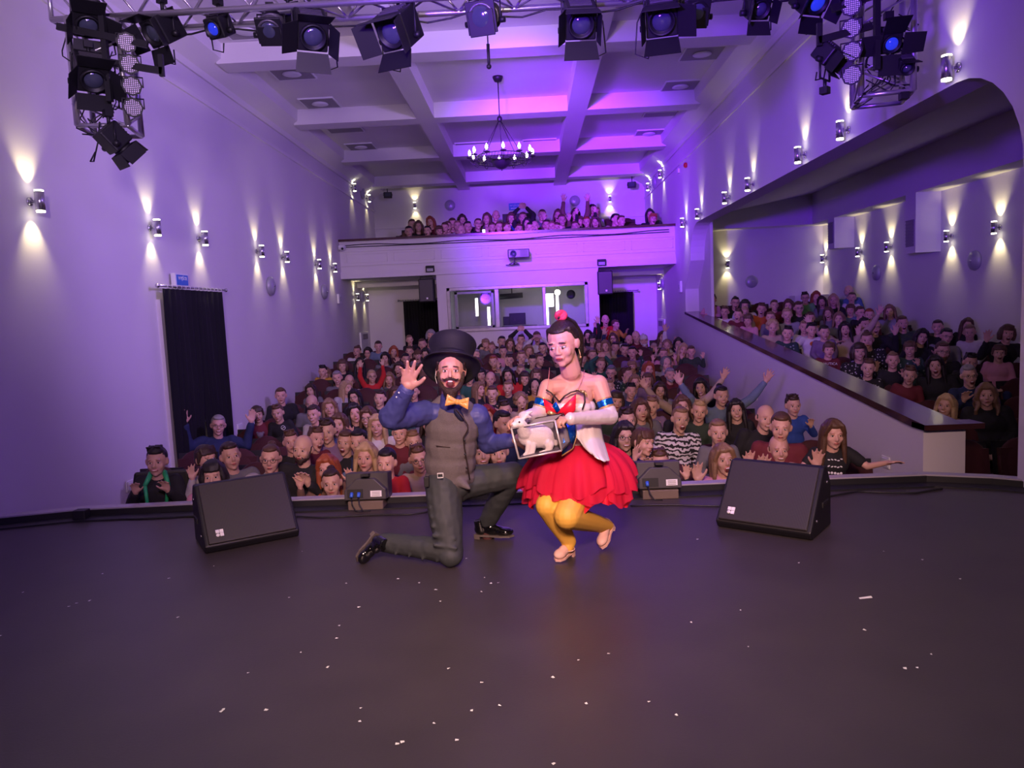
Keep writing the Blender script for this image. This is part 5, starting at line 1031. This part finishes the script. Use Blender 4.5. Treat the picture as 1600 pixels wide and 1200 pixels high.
# ------------------------------------------------------------------ display case and rabbit
F4 = [P(798.7, 669.5, 3.95), P(866.7, 657, 3.95), P(877.5, 704, 3.93), P(810.8, 716.7, 3.93)]; dv = Vector((.055, .17, .012)); B4 = [v+dv for v in F4]
cc = sum(F4+B4, Vector())/8; root = empty('rabbit_case', cc); g = MB()
def bar(g, a, b, r): g.cone(Vector(a)-cc, Vector(b)-cc, r, r, 4)
for q, r in ((F4, .0065),):
    for i in range(4): bar(g, q[i], q[(i+1) % 4], r)
obj('front_frame', g, 'frame_silver', root); g = MB()
for i in range(4): bar(g, B4[i], B4[(i+1) % 4], .005); bar(g, F4[i], B4[i], .005)
inn = [v.lerp(sum(F4, Vector())/4, .06) for v in F4]
for i in range(4): bar(g, inn[i], inn[(i+1) % 4], .0022)
obj('dark_edges', g, 'trim_dark', root)
g = MB(); g.smooth = False
for a, b, c, e in ((F4[0], F4[1], F4[2], F4[3]), (F4[1], B4[1], B4[2], F4[2]), (F4[0], B4[0], B4[3], F4[3])): g.add([a-cc, b-cc, c-cc, e-cc], [(0, 1, 2, 3)])
obj('clear_panels', g, 'clear_acrylic', root)
g = MB(); g.smooth = False; g.add([F4[3]-cc, F4[2]-cc, B4[2]-cc, B4[3]-cc], [(0, 1, 2, 3)]); q = obj('case_floor', g, 'lamp_grey', root); q.modifiers.new('t', 'SOLIDIFY').thickness = .006
g = MB(); g.smooth = False; g.add([B4[0]-cc, B4[1]-cc, B4[2]-cc, B4[3]-cc], [(0, 1, 2, 3)]); q = obj('back_panel', g, 'lamp_grey', root); q.modifiers.new('t', 'SOLIDIFY').thickness = .004
tag(root, 'small clear box with silver frame and a white rabbit inside, held by the woman', 'box')
g = MB(); C = lambda x, y, dd: P(x, y, dd)
rb = C(838, 681, 4.03); g.ell(rb, (.098, .056, .070), Euler((0, R(6), 0))); g.ell(C(854, 688, 4.04), (.045, .046, .052)); g.ell(C(822, 683, 4.02), (.045, .042, .05)); g.chain([C(820, 676, 4.0), C(814, 664, 3.975)], [.04, .032]); g.ell(C(812, 661, 3.965), (.034, .036, .028), Euler((0, R(20), 0))); g.ell(C(804, 664, 3.95), (.019, .02, .017))
g.chain([C(826, 694, 3.985), C(824, 708, 3.975), C(820, 711, 3.965)], [.018, .013, .011], 8); g.chain([C(834, 694, 3.99), C(832, 709, 3.98), C(827, 711, 3.97)], [.018, .012, .010], 8); g.chain([C(858, 695, 3.99), C(858, 705, 3.98), C(845, 708, 3.97)], [.028, .016, .012], 8)
for a, b, c_ in (((818, 655, 3.985), (824, 646, 4.0), (831, 643, 4.02)), ((816, 656, 3.965), (822, 650, 3.975), (829, 652, 3.99))): g.chain([C(*a), C(*b), C(*c_)], [.010, .013, .006], 8)
g.ell(C(869, 692, 4.05), .018); me = blob('rabbit', g, ['rabbit_fur', 'rabbit_eye', 'blush'], .004, 2); d = MB(); d.cur = 1; d.ell(C(811.5, 659.5, 3.932), .0055, None, 10, 8); d.cur = 2; d.ell(C(800.5, 664, 3.935), (.004, .004, .003), None, 8, 6); join(me, d)
tag(link('rabbit', me), 'white rabbit standing in the clear case with its head poking over the edge', 'rabbit')
# ================================================================== seats
ROWY = [6.70+.9*k for k in range(13)]
def seat_meshes(shell, cush):
    g = MB(); g.box((0, .10, .31), (.46, .05, .50), Euler((R(-9), 0, 0))); a = g.mesh('seat_shell', shell); fixn(a)
    g = MB(); 
    g.smooth = True; g.ell((0, .045, .34), (.235, .05, .26), Euler((R(-9), 0, 0)), 20, 12); g.box((0, .04, .31), (.42, .07, .38), Euler((R(-9), 0, 0))); b = g.mesh('backrest', cush); fixn(b)
    g = MB(); g.box((0, -.20, .0), (.44, .42, .09)); g.ell((0, -.2, .04), (.21, .20, .035)); c = g.mesh('cushion', cush); fixn(c)
    g = MB(); g.box((-.255, -.12, .16), (.05, .36, .045)); g.box((-.255, -.02, -.1), (.04, .2, .48)); d = g.mesh('armrest', shell); fixn(d)
    g = MB(); g.box((0, -.02, -.22), (.40, .12, .30)); e = g.mesh('base', shell); fixn(e); return a, b, c, d, e
sm_ = seat_meshes('seat_black', 'seat_red')
def seat(p, lab, grp):
    o = empty('theatre_seat', p)
    for nme, me in zip(('seat_shell', 'backrest', 'cushion', 'armrest', 'base'), sm_): link(nme, me, o)
    tag(o, lab, 'seat', grp)
ordw = ['first', 'second', 'third', 'fourth', 'fifth', 'sixth', 'seventh', 'eighth', 'ninth', 'tenth', 'eleventh', 'twelfth', 'thirteenth']
for k, y in enumerate(ROWY[:12]):
    n = 0; x = -4.1
    while x < 3.3:
        if not (k == 0 and x < -3.3):
            sd = 'left' if x < -1.6 else ('middle' if x < .9 else 'right'); seat((x, y+.1, floor_z(y+.1)+.42), f'dark red theatre seat in the {ordw[k]} hall row, {sd} block', f'theatre seats, hall row {ordw[k]}, {sd}')
        x += .54
for k in range(13):
    y = 7.3+.85*k; x = 4.35
    while x < 7.1: seat((x, y+.1, gal_z(y+.1)+.42), f'dark red theatre seat in gallery row {ordw[k]} from the stage', f'theatre seats, gallery row {ordw[k]}'); x += .54
for k in range(2):
    x = -3.2
    while x < 3.2: seat((x, 19.4+.95*k, 2.6+.25*k+.42), f'dark theatre seat in the {["front", "second"][k]} balcony row', f'theatre seats, {["front", "second"][k]} balcony row'); x += .54
# ================================================================== audience
rnd = random.Random(11)
def yr(px): return 487-.045*(px-828)
def D_hall(px, py):
    v = py-yr(px); T = [(215, 6.4), (170, 8.1), (140, 10.0), (115, 12.3), (95, 13.6), (75, 14.9), (55, 16.2), (37, 17.3), (20, 17.6), (-60, 17.7)]
    if v >= 215: return max(6.15, 6.4-(v-215)*.008)
    for (a, da), (b, db) in zip(T, T[1:]):
        if v >= b: return db+(da-db)*(v-b)/(a-b)
    return 17.7
# each entry: x, y (where the head shows), age 1/0, hair style, hair colour, clothes, pose, extras, words
HALL = """
245,720,0,B,k,k,c,j,boy in black cape with green lapels stretching his arms out
322,716,0,F,d,l,-U,,small child in pale top waving one hand beside the caped boy
333,742,1,O,k,p,r,,woman with dark bob and bright pink-red top
360,712,1,S,d,g,r,,short dark-haired woman in grey scarf leaning sideways
423,716,1,U,m,l,r,gj,woman with round glasses in light grey hoodie
341,664,1,S,g,n,q,gj,man with glasses and navy jumper raising both hands wide
414,619,1,S,m,k,r,,young brown-haired man in black by the left wall
402,647,0,F,d,m,r,,little girl with dark fringe in maroon top
434,645,0,B,m,k,r,,boy in black shirt with a round chest badge
473,701,1,N,d,k,C,b,balding smiling man in black leaning his head
511,673,1,B,d,v,r,j,man with messy dark hair in lilac jumper
494,685,0,B,m,m,r,,boy in dark red seen from the side beside the lilac jumper
512,731,0,L,r,c,u,,red-haired girl showing both open hands
518,754,0,U,d,e,f,,girl in cream scarf leaning on the stage edge
486,584,1,D,l,c,r,,fair woman in brown coat by the left wall
503,580,0,B,k,y,r,,dark-haired boy in white and mustard sweatshirt
486,610,0,L,d,g,C,,girl with dark long hair in grey by the wall
487,630,1,N,m,g,r,,bald head low between the girls by the wall
515,637,1,L,l,k,r,,long-haired fair young woman in black polo neck
490,647,0,S,d,l,r,,dark-haired child in pale grey hoodie looking up
541,606,1,L,y,l,r,,woman with very long blonde hair turned sideways
546,596,1,N,m,w,r,,person in white half hidden behind the long blonde hair
554,620,1,D,k,k,r,g,smiling woman with dark hair and glasses in black
594,622,1,S,d,k,r,,dark-haired man in black looking at the camera
554,645,1,L,k,k,r,,young woman with long black hair in black
575,651,1,L,m,d,r,g,woman with brown straight hair, dark glasses and denim blue top
589,664,1,L,y,w,u,,blonde woman in white raising both open hands
572,713,1,D,y,d,r,,blonde wavy-haired woman in denim jacket
604,722,0,S,k,r,f,sj,stout boy in bright red t-shirt leaning on the stage
625,676,0,B,m,m,r,,boy in maroon turned away to the side
646,690,0,B,l,g,r,,fair boy with short fringe behind the boy with glasses
654,716,0,B,m,e,C,g,boy with glasses and red sleeve holding a blue toy
672,660,1,D,d,k,r,,dark-haired woman half hidden by the waistcoat
558,549,1,U,m,w,r,,girl in white with hair pulled back, far left
575,551,1,L,k,r,r,g,woman in red with long dark hair and glasses
591,541,0,S,d,d,r,,boy in grey-blue under the left curtain
562,569,1,L,k,k,r,,woman with long black hair in black coat
581,588,0,S,y,r,h,g,blond boy in red jumper with both arms high
602,559,1,D,k,g,U,,dark-haired woman raising an open hand
615,549,1,D,r,v,r,,auburn-haired person below the empty red seat
640,531,0,S,l,k,r,,child in front of the left black curtain
640,549,1,S,m,m,r,,man with reddish face below the left curtain
660,538,1,S,m,e,r,,short-haired man right under the left curtain
673,523,1,O,g,k,r,,grey-haired woman standing in black by the left curtain
674,541,1,U,l,e,r,,fair woman behind the top hat
665,553,1,L,k,w,r,,woman with long black hair near the top hat
653,555,0,K,m,g,U,,boy in a grey cap raising his hand
634,561,1,S,k,k,r,,dark-haired man between the raised hands
671,567,0,C,y,c,r,,curly fair child beside the top hat
623,575,1,L,d,P,r,,dark-haired woman in patterned dress left of the raised hand
659,577,1,D,m,F,r,,woman in flowery top behind the raised hand
647,612,1,S,d,n,r,,man mostly hidden behind the blue sleeve
608,592,1,D,l,g,U,,fair-haired woman waving near the blond boy
535,571,1,O,m,k,r,,brown bob-haired woman near the left wall
527,590,1,S,g,g,r,,grey-haired man near the left wall
620,640,0,F,d,t,r,,child with dark fringe below the blue elbow
759,537,0,F,l,g,r,,fair child in the back row left of centre
753,546,1,L,k,G,r,,woman with long dark hair in light grey at the back
743,554,1,S,g,g,r,,grey man beside the top hat brim
768,543,0,U,l,k,r,,girl with pulled-back hair in the back row
784,534,1,S,k,G,r,,young man with dark hair in grey hoodie
786,549,0,U,d,p,r,,child in pink near the booth wall
797,537,1,L,m,g,r,,brown-haired woman below the booth window
814,531,1,U,d,k,t,,dark-haired woman with both hands over her head
812,543,1,N,g,n,r,,bald older man in navy below the booth window
826,548,1,D,l,w,r,,light-haired woman with white scarf
839,527,1,S,m,w,e,,person making binoculars with both hands
848,544,1,S,k,k,r,,young dark-haired man behind the girl's shoulder
771,565,1,S,r,m,c,,red-bearded man holding a hand to his mouth
796,563,0,B,d,G,u,,boy in grey printed sweatshirt with both palms up
815,558,1,S,l,k,-U,,smiling fair man with a raised palm
832,565,0,B,k,h,r,,dark-haired boy in light green
843,562,1,S,m,k,r,,dark-clothed man beside the light green boy
814,579,0,P,l,v,r,,fair girl in grey-violet
744,568,1,L,m,g,r,,woman half behind the hat brim
751,585,1,O,k,n,r,,woman with thick black bob
766,592,1,N,l,y,r,j,stout balding man in mustard shirt
794,586,1,D,k,r,r,,woman in red with dark hair
820,591,1,O,d,p,C,,woman with dark bob in pink hiding her mouth
838,586,1,O,m,k,r,,woman with brown fringe and orange-lit face
794,606,0,U,l,k,r,,fair girl in black t-shirt
748,608,0,L,l,k,r,,pale long-haired girl beside the beard
769,615,1,S,m,k,c,,smiling woman with short hair making claws
836,604,1,Q,k,y,r,,woman with dark headscarf and mustard shawl
814,628,0,C,l,e,r,,curly fair child behind the rabbit
762,650,1,L,R,r,r,,woman with bright red hair and red jacket
789,641,0,B,d,g,r,,boy with big ears in grey behind the case
786,661,1,S,k,n,r,,dark-haired man low beside the case
850,612,1,D,m,k,r,,brown-haired woman by the performer's shoulder
778,706,1,S,k,k,r,,man peeping over the kneeling man's thigh
752,706,1,O,d,F,r,,woman in black and white flowered top behind the knee
733,590,0,F,m,t,r,,child in green close to the man's ear
946,500,1,N,r,r,r,,bald man in red by the right curtain
962,507,0,S,m,y,C,,boy in yellow beside the man in red
909,531,1,U,m,c,r,,woman at the far left of the right block
919,524,1,L,k,k,H,,dark woman with one fist up by the booth
926,531,0,F,k,v,r,,small dark child by the booth
943,523,0,S,m,k,-H,,boy in dark top with an arm up under the curtain
958,529,1,L,m,w,r,g,long-haired woman in white with glasses
910,546,0,S,m,m,r,,boy in maroon behind the shoulder
936,540,1,L,m,k,r,,brown-haired girl in black below the curtain
946,540,0,L,l,e,r,,fair girl in beige below the curtain
961,543,1,S,d,n,-H,,young man in navy raising a bent arm
926,555,0,S,l,t,r,,fair boy in green
976,546,1,S,k,k,r,,dark man in a black jacket
911,561,0,B,k,k,r,,black-haired boy turned away by the shoulder
939,569,0,B,l,t,t,,boy in teal making a roof with his hands
983,532,1,N,k,k,r,b,bald man with dark beard at the back right
994,526,1,N,m,m,r,,bald man in maroon at the back right
1006,532,1,K,w,k,C,b,bearded man wearing a pale cap
988,551,1,S,k,v,r,,dark-haired man in violet shirt
1035,526,1,L,m,e,U,,long-haired woman by the right back wall
1042,541,0,C,l,e,u,,curly child in beige waving
1060,537,1,L,k,w,-H,,laughing dark-haired woman reaching up by the right wall
1067,546,1,L,y,c,r,,blonde woman holding the boy in green
1080,549,0,S,m,T,-u,,boy in dark green printed top with hands up
1037,553,0,U,l,p,u,,small girl holding up both hands at the back
955,582,1,S,G,F,u,g,grey-haired woman with glasses and both hands up
988,572,0,F,l,P,H,,child in checked top with arm raised
981,584,0,B,m,P,u,,boy with open hand beside the grey-haired woman
1013,576,1,L,r,k,r,,auburn woman looking left
1041,568,1,Q,G,G,C,,woman in a light grey hood
1047,586,1,S,g,m,r,b,grey-bearded man in maroon
1012,593,0,O,m,v,r,,girl with brown bob and fringe in violet
992,597,1,D,l,G,r,,woman with light hair pushed back
986,611,0,B,k,n,r,,big boy in navy t-shirt with white print
1031,609,1,W,d,G,r,,woman with long dark wavy hair in grey
951,604,0,U,l,F,r,,child beside the performer's upper arm
962,626,1,O,d,T,r,,dark-haired woman in green by the blue band
1069,617,1,S,m,e,v,,brown-haired woman lifting both arms high
1095,604,1,D,k,k,U,,dark-haired woman behind the raised arms
1127,618,1,U,k,d,v,,laughing dark-haired woman in grey-blue cardigan with arms in a V
1066,634,1,D,m,k,r,,woman with light brown hair behind the zebra blouse
1019,634,0,B,l,v,C,,blond child in lilac with wide open mouth
1093,642,0,B,y,T,r,,blond curly boy in dark green
1063,654,1,U,l,Z,r,,smiling blonde woman in zebra-striped blouse
1122,675,0,S,l,g,r,,blond small child in grey by the empty seats
976,681,1,L,k,k,c,g,woman with dark glasses and long black hair making claws
1031,722,0,B,m,k,u,,boy peeping over the right fill speaker with both hands up
1196,652,1,N,k,k,r,j,dark serious man with shaved head
1220,667,1,S,m,m,r,,man with short light hair in maroon
1217,701,1,N,m,k,u,j,bald man in black jacket with both hands in front
1239,633,0,B,d,B,C,,boy in bright blue jumper by the gallery wall
1302,677,0,L,m,k,w,s,girl with brown hair and black printed t-shirt, arms spread
1130,716,1,D,l,p,u,s,woman in pale pink blouse with both hands before her face
1000,640,1,W,m,g,r,,brown wavy-haired woman in the middle right
980,655,0,B,d,k,r,,dark boy behind the woman with glasses
1150,640,0,L,k,k,r,,child in black by the empty red seats
1005,690,0,F,m,n,-U,,child waving beside the woman with glasses
455,690,0,B,m,k,r,,boy hidden between the balding man and the hoodie
540,690,1,S,m,k,r,,man behind the red-haired girl
530,662,1,L,m,d,r,,woman with brown hair by the denim blue top
618,615,1,D,m,m,r,,woman below the man's blue sleeve
560,690,1,S,k,n,r,,man behind the blonde in denim
640,650,1,S,m,g,r,,man hidden under the raised elbow
700,545,1,S,m,k,r,,man behind the top hat
720,560,1,D,d,m,r,,woman behind the top hat
870,560,1,S,m,k,r,,man hidden behind the performer's hair
"""
GAL = """
1100,469,0,U,m,p,f,,girl in pink at the top end of the gallery ledge
1120,488,0,B,m,w,f,,child in white lying on the ledge
1149,473,1,U,k,k,C,g,woman with glasses and dark topknot
1164,477,1,O,k,w,r,,woman with black bob in white
1141,492,0,B,m,m,f,,boy in maroon smiling over the ledge
1163,489,1,S,y,e,r,,short-haired blonde woman in beige
1190,483,0,B,m,o,r,,boy in orange sweatshirt
1210,477,0,S,m,m,r,,boy in maroon before the back wall
1232,477,1,D,m,k,r,,woman with swept brown hair in the upper gallery
1248,481,1,S,m,k,C,g,man with glasses holding his chin
1258,465,0,B,k,h,r,g,boy with glasses in bright green
1275,464,1,L,r,k,r,,auburn woman in the back of the gallery
1284,471,0,L,d,g,r,,long-haired girl in grey at the back of the gallery
1302,469,1,W,y,k,r,,woman with wavy blonde hair at the back of the gallery
1326,455,1,N,g,b,r,b,tall bald man in blue at the very back
1331,465,0,S,m,w,r,,boy in white held by the tall man
1204,496,0,S,l,g,r,,small boy in grey behind the curly blonde girl
1230,492,1,S,y,G,r,,short-haired fair woman in grey
1266,497,0,S,m,k,C,,boy in black with one hand forward
1294,489,0,L,m,g,r,,girl in grey under the wavy blonde
1311,498,0,D,l,g,r,,fair girl with messy hair
1329,484,0,F,m,d,r,,girl in denim blue at the back
1169,500,0,F,m,p,f,,girl in pink resting crossed arms on the ledge
1207,512,0,C,y,e,r,,girl with curly blonde bob in beige
1231,521,0,B,k,P,r,,boy in plaid shirt behind the ledge
1257,511,0,S,l,l,r,,fair boy in a pale hood
1268,515,0,B,k,w,w,,boy in white hoodie with a red print
1288,519,0,S,k,v,r,,dark boy behind the white hoodie
1320,514,1,L,k,e,v,,dark-haired woman in beige cardigan raising both arms
1295,546,0,F,m,m,r,,girl with fringe in maroon lettered top
1344,488,0,S,m,k,r,g,boy with glasses beside the tall man
1358,492,0,S,r,m,r,,red-faced boy in maroon at the back
1390,486,1,D,l,G,r,,woman with light bob in grey by the outer wall
1410,505,1,S,m,T,r,,brown short-haired woman in dark coat
1367,511,1,N,m,k,u,g,bald man with glasses holding his hands before him
1351,507,1,S,k,k,r,,dark-haired person beside the bald man
1355,531,1,U,m,F,r,,young woman with pulled-back hair in a patterned top
1342,549,1,O,d,F,C,,smiling woman in black and white patterned top
1357,575,0,B,m,F,f,,boy in black and white patterned top looking left
1465,511,0,S,d,k,r,,dark-haired boy by the outer wall
1440,526,1,D,k,k,C,,dark-haired girl in black with a hand on her chin
1479,525,1,S,k,G,r,g,dark-haired person with glasses in grey
1511,508,0,L,m,k,r,,girl behind the boy in white
1515,519,0,S,l,w,r,,boy in white t-shirt standing
1574,520,1,O,m,k,u,,woman in black holding up both open hands
1473,548,1,S,m,k,r,gb,bearded man with glasses in dark hoodie
1422,545,0,F,m,P,C,,boy in plaid shirt with a brown fringe
1395,563,0,U,l,k,C,,fair child in black with lace collar
1421,586,0,B,m,m,r,,boy in maroon shouting with open mouth
1461,570,1,L,k,k,r,,pale woman with long black hair
1516,566,0,B,k,k,r,,dark boy behind the older woman
1561,551,0,F,m,p,r,,girl with brown fringe in light pink t-shirt
1514,586,1,S,g,n,c,g,older smiling woman with glasses in navy
1541,616,1,W,l,k,r,j,smiling blonde woman in black hoodie by the gallery steps
1478,633,0,D,y,c,f,,blonde child in brown jumper peeping over the ledge end
"""
BAL = """
639,362,0,S,k,k,r,,dark-haired boy at the left end
644,351,1,S,m,c,r,,man behind the dark-haired boy
654,354,1,D,m,k,r,,woman leaning her head
668,361,0,S,k,n,r,,boy with chin on the rail
673,347,1,L,r,m,r,,standing auburn woman in maroon
686,361,0,F,m,m,r,,girl with fringe in maroon
695,356,0,S,m,k,r,,boy in black next to the checked shirt
700,354,0,S,m,G,r,,small face behind the checked shirt
707,350,1,S,m,P,r,,young man in blue checked shirt
715,353,0,S,l,m,r,,fair child in maroon
720,361,1,N,g,k,r,,bald red-faced man
722,344,1,W,d,k,r,,woman with big dark hair
731,355,1,S,k,k,r,,dark-haired man in black
747,350,1,S,m,k,C,g,man with glasses holding up a lit phone
761,342,1,L,m,g,r,,long-haired woman standing
769,356,0,S,m,d,r,,boy in denim blue
775,337,1,N,m,c,r,,tall man in brown
780,355,1,S,m,k,r,,round-faced man in black
792,356,0,S,m,k,r,,boy in black beside the round-faced man
799,340,1,O,m,B,r,,woman in blue by the dark doorway
811,358,0,S,m,l,f,,child leaning pale arms on the rail
817,340,1,S,m,k,t,,person with hands on the head by the doorway
823,349,0,L,k,k,r,,dark girl below the doorway
828,356,0,S,k,k,r,,small dark child below the doorway
836,354,1,N,g,c,r,,grey balding man in brown
847,336,1,S,m,g,r,,tall man right of the doorway
854,352,0,S,d,k,r,,dark child near the middle right
862,354,0,S,l,k,U,,fair child waving a hand
870,356,0,S,m,k,r,,small boy peeping over the rail
872,336,1,D,m,c,u,,woman waving both hands
878,344,1,S,m,k,r,,man in dark jacket with open collar
899,335,1,D,d,c,h,,laughing woman with raised hands
899,354,0,S,m,k,r,,boy low at the rail right of centre
906,346,0,F,m,v,r,,child with fringe in violet
917,347,0,S,r,k,h,,red-faced boy with arms up
925,330,1,C,k,y,r,,curly dark woman carrying a child
932,332,0,S,l,l,-H,,child held up and reaching right
930,347,1,D,m,m,r,,brown-haired woman in maroon
962,343,1,S,k,e,r,,dark-haired parent beside the empty seat
971,345,0,S,m,n,r,,boy in navy beside the empty seat
1027,335,1,D,k,k,r,,dark-haired woman alone at the right end
1039,341,0,F,r,m,r,,red-haired child alone at the right end
"""
side5 = lambda x, a, b: ['far left', 'left', 'middle', 'right', 'far right'][max(0, min(4, int((x-a)/(b-a)*5)))]
used = set()
def crowd(txt, mode):
    for ln in txt.strip().splitlines():
        q = ln.split(',', 8); x, y, age = float(q[0]), float(q[1]), int(q[2]); hs_, hc, cl, pose, ex, wd = q[3:]
        if mode == 'hall':
            D = D_hall(x, y)
            k = min(range(12), key=lambda i: abs(ROWY[i]-D)); Dr = ROWY[k]-.02 if age else ROWY[k]-.18
            if k == 0: Dr = min(Dr, 6.5) if age else 6.32
            if y < 535 and x < 690 or y < 512: Dr = D; k = 11
            if abs(Dr-D) < .6: D = Dr
            place = f'hall row {k+1} {side5(x, 450, 1150)}'; grp = 'audience in the hall seats'
            if wd.startswith(('boy in black cape', 'girl in cream', 'stout boy')): D = 6.12
            if y > 735: D = 6.08
        elif mode == 'gal':
            v = y-yr(x); D = 2.4/(.15+v/1150); D = min(D, 17.6, 7.12*1150/(x-828)); D = max(D, 3.9*1150/(x-828)); place = 'side gallery'; grp = 'audience in the side gallery'
        else:
            rail = 375-.044*(x-537); t = rail-y; D = 18.75+max(0, t-8)*.062; place = 'on the balcony'; grp = 'audience on the balcony'
        D = 16.4 if (mode == 'gal' and x < 1110) else D; p = atD(x, y, D); yaw = (x-828)/1150*-30+rnd.uniform(-14, 14); tilt = rnd.uniform(-7, 7)
        if mode == 'hall': p.x = max(min(p.x, 3.2), -4.2)
        if mode == 'gal': p.x = min(max(p.x, 4.02), 7.15); yaw -= 8
        if mode == 'bal': p.x = min(p.x, 3.2)
        if 'sideways' in wd or 'side ' in wd: yaw += -35 if 'looking left' in wd else 35
        if pose == 'w': yaw *= .3
        if pose in 'f' and mode == 'gal': yaw -= 15
        lab = wd if mode == 'hall' and len(wd.split()) >= 11 else f'{wd}, {place}'
        if lab in used: print('DUP', lab)
        used.add(lab)
        s = rnd.uniform(1.0, 1.08)*(1.18 if mode == 'bal' else 1)
        o = person(p, age, hs_, hc, cl, pose, lab, grp, yaw, tilt, rnd.uniform(-4, 5), ex, s, rnd=rnd, legs=(mode != 'bal')); CROWD[(mode, int(x), int(y))] = o
CROWD = {}
crowd(HALL, 'hall'); crowd(GAL, 'gal'); crowd(BAL, 'bal')

# ------------------------------------------------------------------ details that belong to single people
def near(mode, x, y): return CROWD[(mode, x, y)]
o = near('hall', 245, 720); g = MB()
for s in (-1, 1): g.chain([(s*.05, -.02, .50), (s*.085, -.085, .42), (s*.07, -.115, .28), (s*.10, -.12, .08)], [.022, .016, .014, .012], 8)
obj('green_lapels', g, mat('lapel_green', (.03, .42, .16), .5), o)['label'] = 'bright green cape lapels'
g = MB(); g.prism([(-.20, .50), (.20, .50), (.34, -.25), (-.34, -.25)], .06, .10, 'y'); obj('cape', g, 'black_paint', o, bevel=.02)
o = near('hall', 434, 645); g = MB(); g.tube([(.055+.028*math.cos(a), -.105, .40+.028*math.sin(a)) for a in [6.283*i/16 for i in range(16)]], .0035, 6, True); g.cone((.035, -.106, .392), (.075, -.106, .408), .004, .004, 6); obj('chest_badge', g, 'print_white', o)
o = near('hall', 1302, 677); g = MB(); rn = random.Random(5)
for r in range(4):
    for k in range(5): g.ell((-.05+k*.024, -.103+.004*abs(k-2), .40-r*.055+rn.uniform(-.006, .006)), (.011, .004, .006+.005*(r == 2)), Euler((0, rn.uniform(-.6, .6), 0)), 8, 5)
obj('shirt_print', g, 'print_white', o)
o = near('gal', 1295, 546); text('NAUTICA', .05, o, (0, -.112, .40), (R(90), 0, 0), 'print_white', 'lettering', .003)
o = near('gal', 1268, 515); g = MB(); mat('print_orange', (.55, .14, .03), .7)
for k in range(9): a = k*.7; g.ell((.045*math.cos(a)*(k/9+.2), -.108, .38+.035*math.sin(a)*(k/9+.2)), (.02, .006, .016), None, 8, 5)
obj('shirt_print', g, 'print_orange', o)
for mode, x, y, t, sz in (('hall', 986, 611, '///', .09), ('hall', 796, 563, 'COLLEGE', .04)):
    text(t, sz, near(mode, x, y), (0, -.112, .38), (R(90), 0, 0), 'print_white', 'lettering', .003)
o = near('hall', 654, 716); p = o.location+Vector((.06, -.33, .32)); g = MB(); g.ell((0, 0, 0), (.03, .022, .07)); g.ell((0, 0, .085), (.022, .02, .026)); g.cap((-.02, 0, .03), (-.045, 0, -.03), .01, .008, 8); g.cap((.02, 0, .03), (.045, 0, -.03), .01, .008, 8); g.cap((-.012, 0, -.06), (-.016, 0, -.12), .012, .010, 8); g.cap((.012, 0, -.06), (.016, 0, -.12), .012, .010, 8)
mat('toy_blue', (.02, .08, .35), .4); tag(link('toy_figure', blob('toy', g, ['toy_blue'], .005, 1), None, p), 'small blue toy figure held by the boy with glasses near the waistcoat', 'toy')
o = near('hall', 402, 647); p = o.location+Vector((.05, -.26, .26)); g = MB(); g.ell((0, 0, 0), (.05, .04, .06)); g.ell((0, -.01, .085), (.045, .04, .042)); g.ell((-.04, 0, .115), .018); g.ell((.04, 0, .115), .018); g.cap((-.03, -.02, -.05), (-.035, -.04, -.12), .018, .016, 8); g.cap((.03, -.02, -.05), (.035, -.04, -.12), .018, .016, 8); g.cap((-.05, 0, .02), (-.08, -.03, -.03), .015, .014, 8); g.cap((.05, 0, .02), (.08, -.03, -.03), .015, .014, 8)
mat('plush_grey', (.16, .14, .16), .95, bump=.5, bscale=120); tag(link('plush_toy', blob('plush', g, ['plush_grey'], .007, 2), None, p), 'grey plush toy on the lap of the girl in maroon by the left wall', 'toy')
p = atD(756, 362, 18.62); g = MB(); g.box((0, 0, 0), (.07, .012, .12)); q = obj('phone', g, 'lamp_black', None, p, bevel=.004); g = MB(); g.box((0, -.007, 0), (.06, .003, .1)); obj('lit_screen', g, 'glow_tube', q); tag(q, 'lit phone held over the balcony rail', 'phone')
